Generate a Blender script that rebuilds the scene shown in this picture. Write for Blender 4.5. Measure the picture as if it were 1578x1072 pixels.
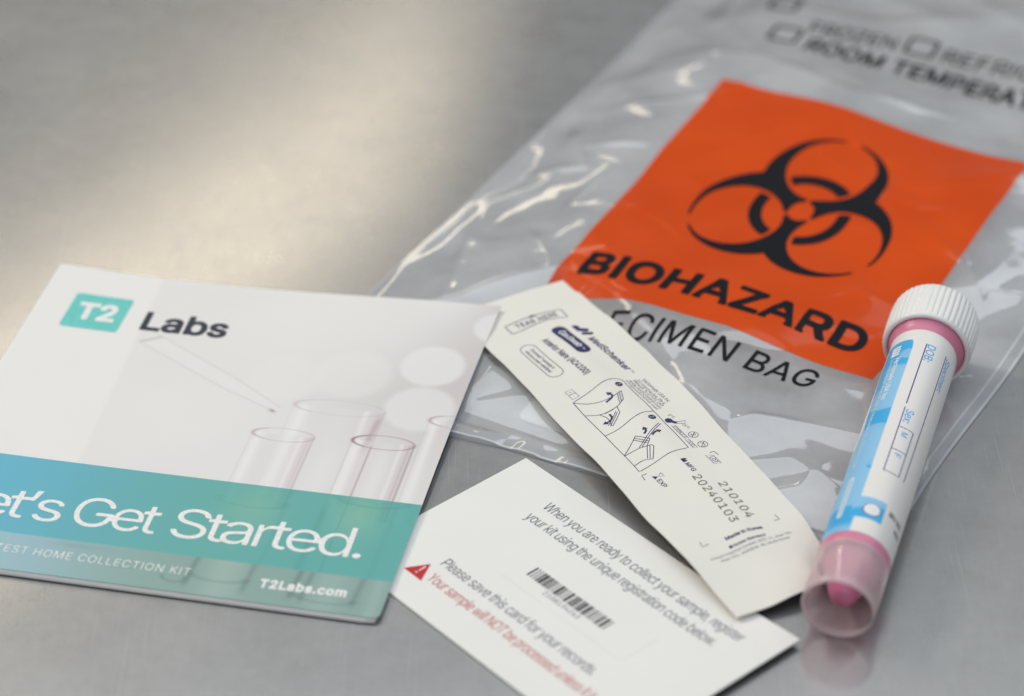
import bpy, bmesh, math, os
import numpy as np
from mathutils import Matrix, Vector

scene = bpy.context.scene
for _o in list(bpy.data.objects):
    bpy.data.objects.remove(_o)
COL = scene.collection
MM = 0.001

# ------------------------------------------------------------------ camera
CAM_H = 0.38279
PITCH, ROLL = math.radians(34.794), math.radians(-0.596)
fw = Vector((0, math.cos(PITCH), -math.sin(PITCH)))
rt0 = Vector((1, 0, 0)); up0 = rt0.cross(fw)
rt = math.cos(ROLL) * rt0 + math.sin(ROLL) * up0
up = -math.sin(ROLL) * rt0 + math.cos(ROLL) * up0
cam = bpy.data.cameras.new('camera')
cam.sensor_width = 36.0
cam.lens = 36.0 * 4149.0 / 1578.0
cam.clip_start, cam.clip_end = 0.02, 60.0
cam.dof.use_dof = True
cam.dof.focus_distance = 0.630
cam.dof.aperture_fstop = 7.8
cam.dof.aperture_blades = 0
camo = bpy.data.objects.new('camera', cam)
COL.objects.link(camo)
m3 = Matrix((rt, up, -fw)).transposed()
camo.matrix_world = Matrix.Translation((0, 0, CAM_H)) @ m3.to_4x4()
scene.camera = camo

# ------------------------------------------------------------------ light of the room
world = bpy.data.worlds.new('World')
scene.world = world
world.use_nodes = True
_bg = world.node_tree.nodes['Background']
_bg.inputs[0].default_value = (0.94, 0.97, 1.0, 1)
_bg.inputs[1].default_value = 0.165


def lamp(name, loc, target, sx, sy, radiance, color, roll=0.0):
    d = bpy.data.lights.new(name, 'AREA')
    d.shape = 'RECTANGLE'
    d.size, d.size_y = sx, sy
    d.energy = radiance * math.pi * sx * sy
    d.color = color
    o = bpy.data.objects.new(name, d)
    COL.objects.link(o)
    q = (Vector(target) - Vector(loc)).to_track_quat('-Z', 'Y')
    o.matrix_world = Matrix.Translation(loc) @ q.to_matrix().to_4x4() @ Matrix.Rotation(roll, 4, 'Z')
    return o


MID = (0, 0.55, 0)
# warm lamp high on the left behind the table: the shadows fall to the lower right
lamp('warm_key_lamp', (-1.25, 1.25, 1.30), MID, 0.40, 0.40, 29.0, (1.0, 0.90, 0.76))
# long warm ceiling fitting whose reflection is the pale band across the steel
_b = lamp('warm_ceiling_fitting', (-0.474, 2.401, 1.3), (-0.474, 2.401, 0.0), 0.20, 1.45, 2.8, (1.0, 0.87, 0.66))
_b.rotation_euler = (0, 0, -math.atan2(0.55, 0.835))
# added overhead fill that brightens paper and steel, and cool window on the right
lamp('cool_overhead_fill', (0.20, 1.0, 1.7), (0.20, 1.0, 0), 2.2, 2.2, 1.25, (0.90, 0.955, 1.0))
lamp('cool_window_light', (1.5, 2.2, 1.15), MID, 1.2, 1.1, 1.3, (0.84, 0.92, 1.0))

# added fill behind the camera, brightens the tube's open foot and front edges
lamp('cool_front_fill', (0.35, -1.3, 1.05), MID, 1.8, 1.1, 1.5, (0.93, 0.97, 1.0))

vs = scene.view_settings
vs.view_transform = 'Standard'
vs.look = 'None'
vs.exposure = 0.07
vs.gamma = 1.0
vs.use_curve_mapping = False
scene.cycles.max_bounces = 16
scene.cycles.diffuse_bounces = 9
scene.cycles.transparent_max_bounces = 24
scene.cycles.caustics_reflective = False
scene.cycles.caustics_refractive = False


# ------------------------------------------------------------------ materials
def new_mat(name):
    m = bpy.data.materials.new(name)
    m.use_nodes = True
    nt = m.node_tree
    return m, nt, nt.nodes, nt.links, nt.nodes['Principled BSDF']


def nd(nodes, kind, **kw):
    n = nodes.new(kind)
    for k, v in kw.items():
        setattr(n, k, v)
    return n


def paper_mat(name, col, rough=0.5, spec=0.35, bump=0.03, scale=900, attr=None, mottling=0.03, coat=0.0):
    m, nt, N, L, p = new_mat(name)
    tc = nd(N, 'ShaderNodeTexCoord')
    no = nd(N, 'ShaderNodeTexNoise')
    no.inputs['Scale'].default_value = scale
    no.inputs['Detail'].default_value = 4
    L.new(tc.outputs['Object'], no.inputs['Vector'])
    bp = nd(N, 'ShaderNodeBump')
    bp.inputs['Strength'].default_value = bump
    bp.inputs['Distance'].default_value = 0.0003
    L.new(no.outputs['Fac'], bp.inputs['Height'])
    L.new(bp.outputs['Normal'], p.inputs['Normal'])
    n2 = nd(N, 'ShaderNodeTexNoise')
    n2.inputs['Scale'].default_value = 60
    n2.inputs['Detail'].default_value = 3
    L.new(tc.outputs['Object'], n2.inputs['Vector'])
    mr = nd(N, 'ShaderNodeMapRange')
    mr.inputs['To Min'].default_value = 1.0 - mottling
    mr.inputs['To Max'].default_value = 1.0 + mottling
    L.new(n2.outputs['Fac'], mr.inputs['Value'])
    mx = nd(N, 'ShaderNodeVectorMath', operation='SCALE')
    if attr:
        at = nd(N, 'ShaderNodeAttribute')
        at.attribute_name = attr
        L.new(at.outputs['Color'], mx.inputs[0])
    else:
        mx.inputs[0].default_value = col
    L.new(mr.outputs['Result'], mx.inputs['Scale'])
    L.new(mx.outputs['Vector'], p.inputs['Base Color'])
    p.inputs['Roughness'].default_value = rough
    p.inputs['Specular IOR Level'].default_value = spec
    p.inputs['Coat Weight'].default_value = coat
    p.inputs['Coat Roughness'].default_value = 0.15
    return m


def ink_mat(name, col, rough=0.45, mix=0.0):
    m, nt, N, L, p = new_mat(name)
    tc = nd(N, 'ShaderNodeTexCoord')
    no = nd(N, 'ShaderNodeTexNoise')
    no.inputs['Scale'].default_value = 1500
    L.new(tc.outputs['Object'], no.inputs['Vector'])
    cr = nd(N, 'ShaderNodeValToRGB')
    cr.color_ramp.elements[0].position = 0.3
    cr.color_ramp.elements[1].position = 0.7
    cr.color_ramp.elements[0].color = (*[c * 0.9 for c in col], 1)
    cr.color_ramp.elements[1].color = (*[min(1, c * 1.1) for c in col], 1)
    L.new(no.outputs['Fac'], cr.inputs['Fac'])
    L.new(cr.outputs['Color'], p.inputs['Base Color'])
    p.inputs['Roughness'].default_value = rough
    p.inputs['Specular IOR Level'].default_value = 0.3
    if mix:
        out = N['Material Output']
        t = nd(N, 'ShaderNodeBsdfTransparent')
        ms = nd(N, 'ShaderNodeMixShader')
        ms.inputs[0].default_value = mix
        L.new(p.outputs[0], ms.inputs[1])
        L.new(t.outputs[0], ms.inputs[2])
        L.new(ms.outputs[0], out.inputs['Surface'])
    return m


def steel_mat():
    m, nt, N, L, p = new_mat('brushed_steel')
    tc = nd(N, 'ShaderNodeTexCoord')
    p.inputs['Metallic'].default_value = 1.0

    def noise(scale, sx, sy, rot, detail=3, rough=0.55):
        mp = nd(N, 'ShaderNodeMapping')
        mp.inputs['Scale'].default_value = (sx, sy, 1)
        mp.inputs['Rotation'].default_value = (0, 0, rot)
        L.new(tc.outputs['Object'], mp.inputs['Vector'])
        n = nd(N, 'ShaderNodeTexNoise')
        n.inputs['Scale'].default_value = scale
        n.inputs['Detail'].default_value = detail
        n.inputs['Roughness'].default_value = rough
        L.new(mp.outputs['Vector'], n.inputs['Vector'])
        return n.outputs['Fac']

    def rng(src, a, b, c, d):
        r = nd(N, 'ShaderNodeMapRange')
        for k, v in zip(('From Min', 'From Max', 'To Min', 'To Max'), (a, b, c, d)):
            r.inputs[k].default_value = v
        L.new(src, r.inputs['Value'])
        return r.outputs['Result']

    def add(a, b, op='ADD'):
        q = nd(N, 'ShaderNodeMath', operation=op)
        for i, s in enumerate((a, b)):
            if isinstance(s, (int, float)):
                q.inputs[i].default_value = s
            else:
                L.new(s, q.inputs[i])
        return q.outputs[0]

    brush = noise(1.0, 2600, 90, 0.35, 4)          # fine grain of the brushing
    scr1 = rng(noise(1.0, 1500, 22, -0.5, 2), 0.66, 0.74, 0, 1)
    scr2 = rng(noise(1.0, 1700, 26, 0.95, 2), 0.67, 0.75, 0, 1)
    scr3 = rng(noise(1.0, 1200, 18, 2.1, 2), 0.68, 0.76, 0, 1)
    smudge = noise(48, 1, 1, 0.2, 5)
    cloud = noise(7, 1, 1, 0.0, 3)
    # roughness: smears, wiped patches, grain
    r = add(rng(smudge, 0.3, 0.7, -0.006, 0.008), rng(cloud, 0.3, 0.7, 0.145, 0.155))
    r = add(r, rng(brush, 0.2, 0.8, -0.02, 0.02))
    L.new(r, p.inputs['Roughness'])
    # colour: faint stains
    cr = nd(N, 'ShaderNodeValToRGB')
    cr.color_ramp.elements[0].position = 0.30
    cr.color_ramp.elements[1].position = 0.62
    cr.color_ramp.elements[0].color = (0.585, 0.575, 0.56, 1)
    cr.color_ramp.elements[1].color = (0.63, 0.625, 0.615, 1)
    sm2 = noise(42, 1, 1, 1.0, 6, 0.65)
    L.new(sm2, cr.inputs['Fac'])
    L.new(cr.outputs['Color'], p.inputs['Base Color'])
    h = add(add(scr1, scr2), scr3)
    h = add(rng(brush, 0, 1, 0, 1.2), add(h, -0.8, 'MULTIPLY'))
    bp = nd(N, 'ShaderNodeBump')
    bp.inputs['Strength'].default_value = 0.03
    bp.inputs['Distance'].default_value = 0.00012
    L.new(h, bp.inputs['Height'])
    # gentle unevenness of the sheet
    big = noise(9, 1, 1, 0.0, 2)
    bp2 = nd(N, 'ShaderNodeBump')
    bp2.inputs['Strength'].default_value = 0.01
    bp2.inputs['Distance'].default_value = 0.0012
    L.new(big, bp2.inputs['Height'])
    L.new(bp2.outputs['Normal'], bp.inputs['Normal'])
    L.new(bp.outputs['Normal'], p.inputs['Normal'])
    p.inputs['Anisotropic'].default_value = 0.95
    tg = nd(N, 'ShaderNodeCombineXYZ')
    tg.inputs[0].default_value, tg.inputs[1].default_value = 0.55, 0.835
    L.new(tg.outputs[0], p.inputs['Tangent'])
    # second, broad lobe: the worn, finely scratched part of the surface
    g2 = nd(N, 'ShaderNodeBsdfAnisotropic')
    g2.inputs['Roughness'].default_value = 0.66
    L.new(bp.outputs['Normal'], g2.inputs['Normal'])
    g2.inputs['Color'].default_value = (0.53, 0.535, 0.54, 1)
    ms = nd(N, 'ShaderNodeMixShader')
    wr = add(rng(noise(34, 1, 1, 0.7, 5, 0.6), 0.3, 0.7, 0.29, 0.44), rng(noise(150, 1, 1, 0.4, 4, 0.6), 0.3, 0.7, -0.04, 0.06))
    hair = add(add(scr1, scr2), scr3)
    L.new(add(wr, add(hair, 0.13, 'MULTIPLY')), ms.inputs[0])
    L.new(p.outputs[0], ms.inputs[1])
    L.new(g2.outputs[0], ms.inputs[2])
    # a few dark specks of grime
    vo = nd(N, 'ShaderNodeTexVoronoi')
    vo.inputs['Scale'].default_value = 16
    L.new(tc.outputs['Object'], vo.inputs['Vector'])
    sp = add(rng(vo.outputs['Distance'], 0.012, 0.034, 1, 0), rng(smudge, 0.5, 0.6, 0.2, 1), 'MULTIPLY')
    dk = nd(N, 'ShaderNodeBsdfDiffuse')
    dk.inputs['Color'].default_value = (0.10, 0.09, 0.08, 1)
    m2 = nd(N, 'ShaderNodeMixShader')
    L.new(add(sp, 0.55, 'MULTIPLY'), m2.inputs[0])
    L.new(ms.outputs[0], m2.inputs[1])
    L.new(dk.outputs[0], m2.inputs[2])
    L.new(m2.outputs[0], N['Material Output'].inputs['Surface'])
    return m


def schlick(N, L, f0):
    """reflectance of a thin wall, the same from both sides"""
    lw = nd(N, 'ShaderNodeLayerWeight')
    lw.inputs['Blend'].default_value = 0.5
    pw = nd(N, 'ShaderNodeMath', operation='POWER')
    L.new(lw.outputs['Facing'], pw.inputs[0])
    pw.inputs[1].default_value = 5.0
    ma = nd(N, 'ShaderNodeMath', operation='MULTIPLY_ADD')
    L.new(pw.outputs[0], ma.inputs[0])
    ma.inputs[1].default_value = 1.0 - f0
    ma.inputs[2].default_value = f0
    return ma.outputs[0]


def film_mat(name, haze, tint=(0.97, 0.98, 0.99), hazecol=(0.82, 0.85, 0.90), rough=0.10, ior=1.5, coat=1.0):
    """thin clear plastic: mostly see-through, a little milky, with a glossy skin"""
    m, nt, N, L, p = new_mat(name)
    out = N['Material Output']
    t = nd(N, 'ShaderNodeBsdfTransparent')
    t.inputs[0].default_value = (*tint, 1)
    df = nd(N, 'ShaderNodeBsdfDiffuse')
    df.inputs[0].default_value = (*hazecol, 1)
    tl = nd(N, 'ShaderNodeBsdfTranslucent')
    tl.inputs[0].default_value = (*hazecol, 1)
    hz = nd(N, 'ShaderNodeMixShader')
    hz.inputs[0].default_value = 0.22
    L.new(df.outputs[0], hz.inputs[1])
    L.new(tl.outputs[0], hz.inputs[2])
    tc = nd(N, 'ShaderNodeTexCoord')
    no = nd(N, 'ShaderNodeTexNoise')
    no.inputs['Scale'].default_value = 45
    no.inputs['Detail'].default_value = 4
    L.new(tc.outputs['Object'], no.inputs['Vector'])
    mr = nd(N, 'ShaderNodeMapRange')
    mr.inputs['From Min'].default_value = 0.3
    mr.inputs['From Max'].default_value = 0.7
    mr.inputs['To Min'].default_value = haze * 0.75
    mr.inputs['To Max'].default_value = haze * 1.3
    L.new(no.outputs['Fac'], mr.inputs['Value'])
    base = nd(N, 'ShaderNodeMixShader')
    L.new(mr.outputs['Result'], base.inputs[0])
    L.new(t.outputs[0], base.inputs[1])
    L.new(hz.outputs[0], base.inputs[2])
    gl = nd(N, 'ShaderNodeBsdfGlossy')
    gl.inputs['Roughness'].default_value = rough
    fr = schlick(N, L, ((ior - 1) / (ior + 1)) ** 2)
    ml = nd(N, 'ShaderNodeMath', operation='MULTIPLY')
    L.new(fr, ml.inputs[0])
    ml.inputs[1].default_value = coat
    fin = nd(N, 'ShaderNodeMixShader')
    L.new(ml.outputs[0], fin.inputs[0])
    L.new(base.outputs[0], fin.inputs[1])
    L.new(gl.outputs[0], fin.inputs[2])
    L.new(fin.outputs[0], out.inputs['Surface'])
    nb = nd(N, 'ShaderNodeTexNoise')
    nb.inputs['Scale'].default_value = 260
    nb.inputs['Detail'].default_value = 2
    L.new(tc.outputs['Object'], nb.inputs['Vector'])
    bp = nd(N, 'ShaderNodeBump')
    bp.inputs['Strength'].default_value = 0.03
    bp.inputs['Distance'].default_value = 0.0006
    L.new(nb.outputs['Fac'], bp.inputs['Height'])
    L.new(bp.outputs['Normal'], gl.inputs['Normal'])
    return m


def plastic_mat(name, col, rough=0.35, sss=0.0, trans=0.0, spec=0.5):
    m, nt, N, L, p = new_mat(name)
    tc = nd(N, 'ShaderNodeTexCoord')
    no = nd(N, 'ShaderNodeTexNoise')
    no.inputs['Scale'].default_value = 120
    L.new(tc.outputs['Object'], no.inputs['Vector'])
    mr = nd(N, 'ShaderNodeMapRange')
    mr.inputs['To Min'].default_value = rough * 0.85
    mr.inputs['To Max'].default_value = rough * 1.15
    L.new(no.outputs['Fac'], mr.inputs['Value'])
    L.new(mr.outputs['Result'], p.inputs['Roughness'])
    p.inputs['Base Color'].default_value = (*col, 1)
    p.inputs['Specular IOR Level'].default_value = spec
    if sss:
        p.inputs['Subsurface Weight'].default_value = sss
        p.inputs['Subsurface Radius'].default_value = (1.0, 0.8, 0.8)
        p.inputs['Subsurface Scale'].default_value = 0.0015
    if trans:
        p.inputs['Transmission Weight'].default_value = trans
        p.inputs['IOR'].default_value = 1.33
    return m


M = {}
M['steel'] = steel_mat()
M['white_card'] = paper_mat('white_card', (0.83, 0.825, 0.80), 0.55, 0.3)
M['sticker'] = paper_mat('white_sticker', (0.84, 0.838, 0.815), 0.35, 0.4)
M['page'] = paper_mat('white_page', (0.80, 0.80, 0.80), 0.5, 0.3)
M['cover'] = paper_mat('printed_cover', (1, 1, 1), 0.32, 0.45, attr='print', mottling=0.012, bump=0.015)
M['label'] = paper_mat('printed_label', (1, 1, 1), 0.38, 0.4, attr='print', mottling=0.012, bump=0.02)
M['pouch'] = paper_mat('cream_pouch_paper', (0.80, 0.785, 0.725), 0.5, 0.35, bump=0.06, scale=600)
M['white_ink'] = ink_mat('white_ink', (0.84, 0.84, 0.83), 0.4)
M['teal_ink'] = ink_mat('teal_ink', (0.155, 0.60, 0.56), 0.35)
M['dark_ink'] = ink_mat('dark_slate_ink', (0.035, 0.042, 0.062), 0.4)
M['navy_ink'] = ink_mat('navy_ink', (0.040, 0.038, 0.125), 0.45)
M['navy_thin'] = ink_mat('navy_thin_ink', (0.040, 0.040, 0.125), 0.45, 0.04)
M['grey_ink'] = ink_mat('slate_grey_ink', (0.10, 0.12, 0.15), 0.45, 0.22)
M['black_ink'] = ink_mat('black_ink', (0.008, 0.009, 0.013), 0.5)
M['black_ink'].node_tree.nodes['Principled BSDF'].inputs['Specular IOR Level'].default_value = 0.12
M['barcode_ink'] = ink_mat('barcode_ink', (0.022, 0.020, 0.020), 0.45)
M['olive_ink'] = ink_mat('faded_olive_ink', (0.15, 0.135, 0.075), 0.5, 0.22)
M['red_ink'] = ink_mat('red_ink', (0.55, 0.03, 0.035), 0.4)
M['pale_red_ink'] = ink_mat('pale_red_ink', (0.56, 0.07, 0.065), 0.45, 0.2)
M['sky_ink'] = ink_mat('sky_blue_ink', (0.10, 0.42, 0.78), 0.4)
M['violet_ink'] = ink_mat('violet_ink', (0.085, 0.045, 0.22), 0.4)
M['pale_ink'] = ink_mat('pale_blue_ink', (0.62, 0.76, 0.86), 0.4)
M['film'] = film_mat('clear_bag_film', 0.42, hazecol=(0.94, 0.955, 0.985), rough=0.06, ior=1.6, coat=3.0)
M['film_back'] = film_mat('clear_bag_back_film', 0.42, hazecol=(0.94, 0.955, 0.985), rough=0.2, coat=0.7)
M['seam'] = film_mat('bag_seam_film', 0.08, hazecol=(0.93, 0.94, 0.96), rough=0.12)
M['cap'] = plastic_mat('white_cap_plastic', (0.83, 0.825, 0.81), 0.42, sss=0.25)
M['pad'] = paper_mat('white_pad', (0.92, 0.925, 0.93), 0.6, 0.2, bump=0.1)


def orange_mat():
    m, nt, N, L, p = new_mat('orange_printed_film')
    tc = nd(N, 'ShaderNodeTexCoord')
    no = nd(N, 'ShaderNodeTexNoise')
    no.inputs['Scale'].default_value = 38
    no.inputs['Detail'].default_value = 4
    L.new(tc.outputs['Object'], no.inputs['Vector'])
    cr = nd(N, 'ShaderNodeValToRGB')
    cr.color_ramp.elements[0].position = 0.3
    cr.color_ramp.elements[1].position = 0.7
    cr.color_ramp.elements[0].color = (0.78, 0.078, 0.005, 1)
    cr.color_ramp.elements[1].color = (0.88, 0.100, 0.007, 1)
    L.new(no.outputs['Fac'], cr.inputs['Fac'])
    L.new(cr.outputs['Color'], p.inputs['Base Color'])
    p.inputs['Roughness'].default_value = 0.25
    p.inputs['Specular IOR Level'].default_value = 0.15
    out = N['Material Output']
    tl = nd(N, 'ShaderNodeBsdfTranslucent')
    tl.inputs[0].default_value = (0.80, 0.16, 0.02, 1)
    p.inputs['Coat Weight'].default_value = 0.5
    p.inputs['Coat Roughness'].default_value = 0.05
    p.inputs['Coat IOR'].default_value = 1.5
    ms = nd(N, 'ShaderNodeMixShader')
    ms.inputs[0].default_value = 0.22
    L.new(p.outputs[0], ms.inputs[1])
    L.new(tl.outputs[0], ms.inputs[2])
    L.new(ms.outputs[0], out.inputs['Surface'])
    return m


def tube_mat():
    """frosted see-through polypropylene, faintly pink"""
    m, nt, N, L, p = new_mat('frosted_tube_plastic')
    out = N['Material Output']
    t = nd(N, 'ShaderNodeBsdfTransparent')
    t.inputs[0].default_value = (1.0, 0.955, 0.97, 1)
    df = nd(N, 'ShaderNodeBsdfDiffuse')
    df.inputs[0].default_value = (0.985, 0.87, 0.89, 1)
    tl = nd(N, 'ShaderNodeBsdfTranslucent')
    tl.inputs[0].default_value = (0.985, 0.85, 0.88, 1)
    a = nd(N, 'ShaderNodeMixShader')
    a.inputs[0].default_value = 0.40
    L.new(df.outputs[0], a.inputs[1])
    L.new(tl.outputs[0], a.inputs[2])
    lw = nd(N, 'ShaderNodeLayerWeight')
    lw.inputs['Blend'].default_value = 0.35
    mr = nd(N, 'ShaderNodeMapRange')
    mr.inputs['To Min'].default_value = 0.40
    mr.inputs['To Max'].default_value = 0.82
    L.new(lw.outputs['Facing'], mr.inputs['Value'])
    b = nd(N, 'ShaderNodeMixShader')
    L.new(mr.outputs['Result'], b.inputs[0])
    L.new(t.outputs[0], b.inputs[1])
    L.new(a.outputs[0], b.inputs[2])
    gl = nd(N, 'ShaderNodeBsdfGlossy')
    gl.inputs['Roughness'].default_value = 0.22
    fr = schlick(N, L, 0.035)
    c = nd(N, 'ShaderNodeMixShader')
    L.new(fr, c.inputs[0])
    L.new(b.outputs[0], c.inputs[1])
    L.new(gl.outputs[0], c.inputs[2])
    L.new(c.outputs[0], out.inputs['Surface'])
    return m


M['orange'] = orange_mat()
M['tube'] = tube_mat()
M['pink'] = plastic_mat('pink_liquid', (0.82, 0.28, 0.46), 0.08, sss=0.4)
_nt = M['pink'].node_tree
_t = nd(_nt.nodes, 'ShaderNodeBsdfTransparent')
_t.inputs[0].default_value = (1.0, 0.62, 0.74, 1)
_x = nd(_nt.nodes, 'ShaderNodeMixShader')
_x.inputs[0].default_value = 0.32
_nt.links.new(_nt.nodes['Principled BSDF'].outputs[0], _x.inputs[1])
_nt.links.new(_t.outputs[0], _x.inputs[2])
_nt.links.new(_x.outputs[0], _nt.nodes['Material Output'].inputs['Surface'])
M['collar'] = plastic_mat('pink_neck', (0.70, 0.24, 0.37), 0.34, sss=0.5)


# ------------------------------------------------------------------ helpers
def link(o, parent=None):
    COL.objects.link(o)
    if parent is not None:
        o.parent = parent
    return o


def mesh_obj(name, verts, faces, mat, parent=None, smooth=True):
    me = bpy.data.meshes.new(name)
    if isinstance(faces, np.ndarray):
        faces = faces.tolist()
    me.from_pydata(np.asarray(verts, float).tolist(), [], faces)
    me.update()
    if smooth:
        me.polygons.foreach_set('use_smooth', [True] * len(me.polygons))
    me.materials.append(M[mat])
    o = bpy.data.objects.new(name, me)
    return link(o, parent)


def thing(name, label, cat, loc, rotz):
    o = bpy.data.objects.new(name, None)
    o.empty_display_size = 0.02
    link(o)
    o.location = loc
    o.rotation_euler = (0, 0, rotz)
    o['label'] = label
    o['category'] = cat
    return o


def grid_faces(nu, nv, off=0, flip=False):
    i, j = np.meshgrid(np.arange(nu - 1), np.arange(nv - 1), indexing='ij')
    a = (i * nv + j).ravel() + off
    f = np.stack([a, a + nv, a + nv + 1, a + 1], -1)
    return f[:, ::-1] if flip else f


def sheet(name, U, V, top, bot, mat, parent):
    """closed thin sheet: U,V,top,bot are (nu,nv) arrays in mm"""
    nu, nv = U.shape
    vt = np.stack([U, V, top], -1).reshape(-1, 3)
    vb = np.stack([U, V, bot], -1).reshape(-1, 3)
    n = nu * nv
    f = [grid_faces(nu, nv), grid_faces(nu, nv, n, True)]
    idx = np.arange(n).reshape(nu, nv)
    loop = np.concatenate([idx[:, 0], idx[-1, 1:], idx[-2::-1, -1], idx[0, -2:0:-1]])
    nx = np.roll(loop, -1)
    f.append(np.stack([nx, loop, loop + n, nx + n], -1))
    o = mesh_obj(name, np.concatenate([vt, vb]) * MM, np.concatenate(f), mat, parent)
    me = o.data
    sm = np.ones(len(me.polygons), bool)
    sm[-len(loop):] = False
    me.polygons.foreach_set('use_smooth', sm)
    # keep the rim crisp
    eb = {}
    ks = [tuple(sorted(e)) for e in zip(loop.tolist(), nx.tolist())] + [tuple(sorted((a + n, b + n))) for a, b in zip(loop.tolist(), nx.tolist())]
    rim = set(ks)
    at = me.attributes.new('sharp_edge', 'BOOLEAN', 'EDGE')
    ev = np.zeros(len(me.edges) * 2, int)
    me.edges.foreach_get('vertices', ev)
    ev = np.sort(ev.reshape(-1, 2), 1)
    at.data.foreach_set('value', [tuple(e) in rim for e in ev.tolist()])
    return o


def paint(o, cols):
    a = o.data.color_attributes.new('print', 'FLOAT_COLOR', 'POINT')
    c = np.ones((len(o.data.vertices), 4))
    c[:, :3] = 0.8
    c[:len(cols), :3] = cols
    a.data.foreach_set('color', c.ravel())


FONT = None
try:
    _fp = os.path.join(bpy.utils.system_resource('DATAFILES', path='fonts'), 'Inter.woff2')
    FONT = bpy.data.fonts.load(_fp)
except Exception:
    FONT = None
_tc = {}


def outlines(s, spacing, res):
    """closed contours of a line of letters, as (n,2) arrays in em units"""
    cu = bpy.data.curves.new('glyphs', 'FONT')
    cu.body = s.replace('I', '\u2160').replace('l', '\u04cf') if FONT else s
    cu.size = 1.0
    cu.space_character = spacing
    if FONT:
        cu.font = FONT
    ob = bpy.data.objects.new('glyphs', cu)
    COL.objects.link(ob)
    dg = bpy.context.evaluated_depsgraph_get()
    c2 = ob.evaluated_get(dg).to_curve(dg)
    out = []
    t = np.linspace(0, 1, res, endpoint=False)[:, None]
    for sp in c2.splines:
        bp = sp.bezier_points
        n = len(bp)
        if n < 2:
            continue
        q = np.array([(*p.handle_left[:2], *p.co[:2], *p.handle_right[:2]) for p in bp])
        pts = []
        for k in range(n):
            a, b, c, d = q[k, 2:4], q[k, 4:6], q[(k + 1) % n, 0:2], q[(k + 1) % n, 2:4]
            flat = abs((b - a)[0] * (d - a)[1] - (b - a)[1] * (d - a)[0]) + abs((c - a)[0] * (d - a)[1] - (c - a)[1] * (d - a)[0]) < 1e-5
            if flat:
                pts.append(a[None])
            else:
                pts.append((1 - t) ** 3 * a + 3 * (1 - t) ** 2 * t * b + 3 * (1 - t) * t * t * c + t ** 3 * d)
        out.append(np.concatenate(pts))
    ob.to_curve_clear()
    bpy.data.objects.remove(ob)
    bpy.data.curves.remove(cu)
    return out


def text2d(s, weight=0.0, spacing=1.0, res=4):
    """letters as a flat mesh in em units; weight fattens (+) or thins (-) the strokes"""
    key = (s, weight, spacing, res)
    if key in _tc:
        return _tc[key]
    cs = outlines(s, spacing, res)
    A = np.concatenate(cs)
    B = np.concatenate([np.roll(c, -1, 0) for c in cs])
    pad_ = 0.07
    st = 0.0185 if len(s) <= 14 else 0.026
    xs = np.arange(A[:, 0].min() - pad_, A[:, 0].max() + pad_, st)
    ys = np.arange(A[:, 1].min() - pad_, A[:, 1].max() + pad_, st) + 0.00137
    X, Y = np.meshgrid(xs, ys, indexing='ij')
    wind = np.zeros(X.shape, int)
    for a, b in zip(A, B):
        if a[1] == b[1]:
            continue
        lo_, hi_, sg = (a, b, 1) if a[1] < b[1] else (b, a, -1)
        j0, j1 = np.searchsorted(ys, (lo_[1], hi_[1]))
        if j1 > j0:
            xc = lo_[0] + (ys[j0:j1] - lo_[1]) / (hi_[1] - lo_[1]) * (hi_[0] - lo_[0])
            for jj, ii in zip(range(j0, j1), np.searchsorted(xs, xc)):
                wind[ii, jj] += sg
    ins = np.cumsum(wind, 0) != 0
    D = np.full(X.shape, pad_)
    # outline pieces buried inside another contour do not count
    mid = (A + B) / 2
    nn = np.stack([-(B - A)[:, 1], (B - A)[:, 0]], -1)
    nn /= np.linalg.norm(nn, axis=1)[:, None] + 1e-9

    def at(p):
        i_ = np.clip(np.rint((p[:, 0] - xs[0]) / st).astype(int), 0, len(xs) - 1)
        j_ = np.clip(np.rint((p[:, 1] - ys[0]) / st).astype(int), 0, len(ys) - 1)
        return ins[i_, j_]
    keep = ~(at(mid + nn * 0.026) & at(mid - nn * 0.026))
    for a, b in zip(A[keep], B[keep]):              # distance to the outline, local window only
        i0, i1 = np.searchsorted(xs, (min(a[0], b[0]) - pad_, max(a[0], b[0]) + pad_))
        j0, j1 = np.searchsorted(ys, (min(a[1], b[1]) - pad_, max(a[1], b[1]) + pad_))
        w = (slice(i0, i1), slice(j0, j1))
        d = b - a
        x_, y_ = X[w] - a[0], Y[w] - a[1]
        t = np.clip((x_ * d[0] + y_ * d[1]) / (d @ d + 1e-12), 0, 1)
        D[w] = np.minimum(D[w], np.hypot(x_ - t * d[0], y_ - t * d[1]))
    sd = np.where(ins, -D, D) - weight
    v, f = implicit(None, 0, 0, 0, 0, st, grid=(X, Y, sd))
    _tc[key] = (v, f)
    return v, f


def cut(verts, faces, step, axes=(0, 1)):
    """slice a flat mesh along a grid so that it can follow a curved surface"""
    bm = bmesh.new()
    bv = [bm.verts.new((p[0], p[1], 0)) for p in verts]
    for f in faces:
        try:
            bm.faces.new([bv[i] for i in f])
        except ValueError:
            pass
    bmesh.ops.remove_doubles(bm, verts=bm.verts, dist=1e-5)
    for ax in axes:
        c = [v.co[ax] for v in bm.verts]
        if not c:
            continue
        k = math.floor(min(c) / step) * step + step
        while k < max(c):
            co, no = [0, 0, 0], [0, 0, 0]
            co[ax] = k
            no[ax] = 1
            bmesh.ops.bisect_plane(bm, geom=bm.verts[:] + bm.edges[:] + bm.faces[:], dist=1e-6, plane_co=co, plane_no=no)
            k += step
    bm.verts.index_update()
    v = np.array([x.co[:2] for x in bm.verts])
    f = [[x.index for x in y.verts] for y in bm.faces]
    bm.free()
    return v, f


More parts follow.
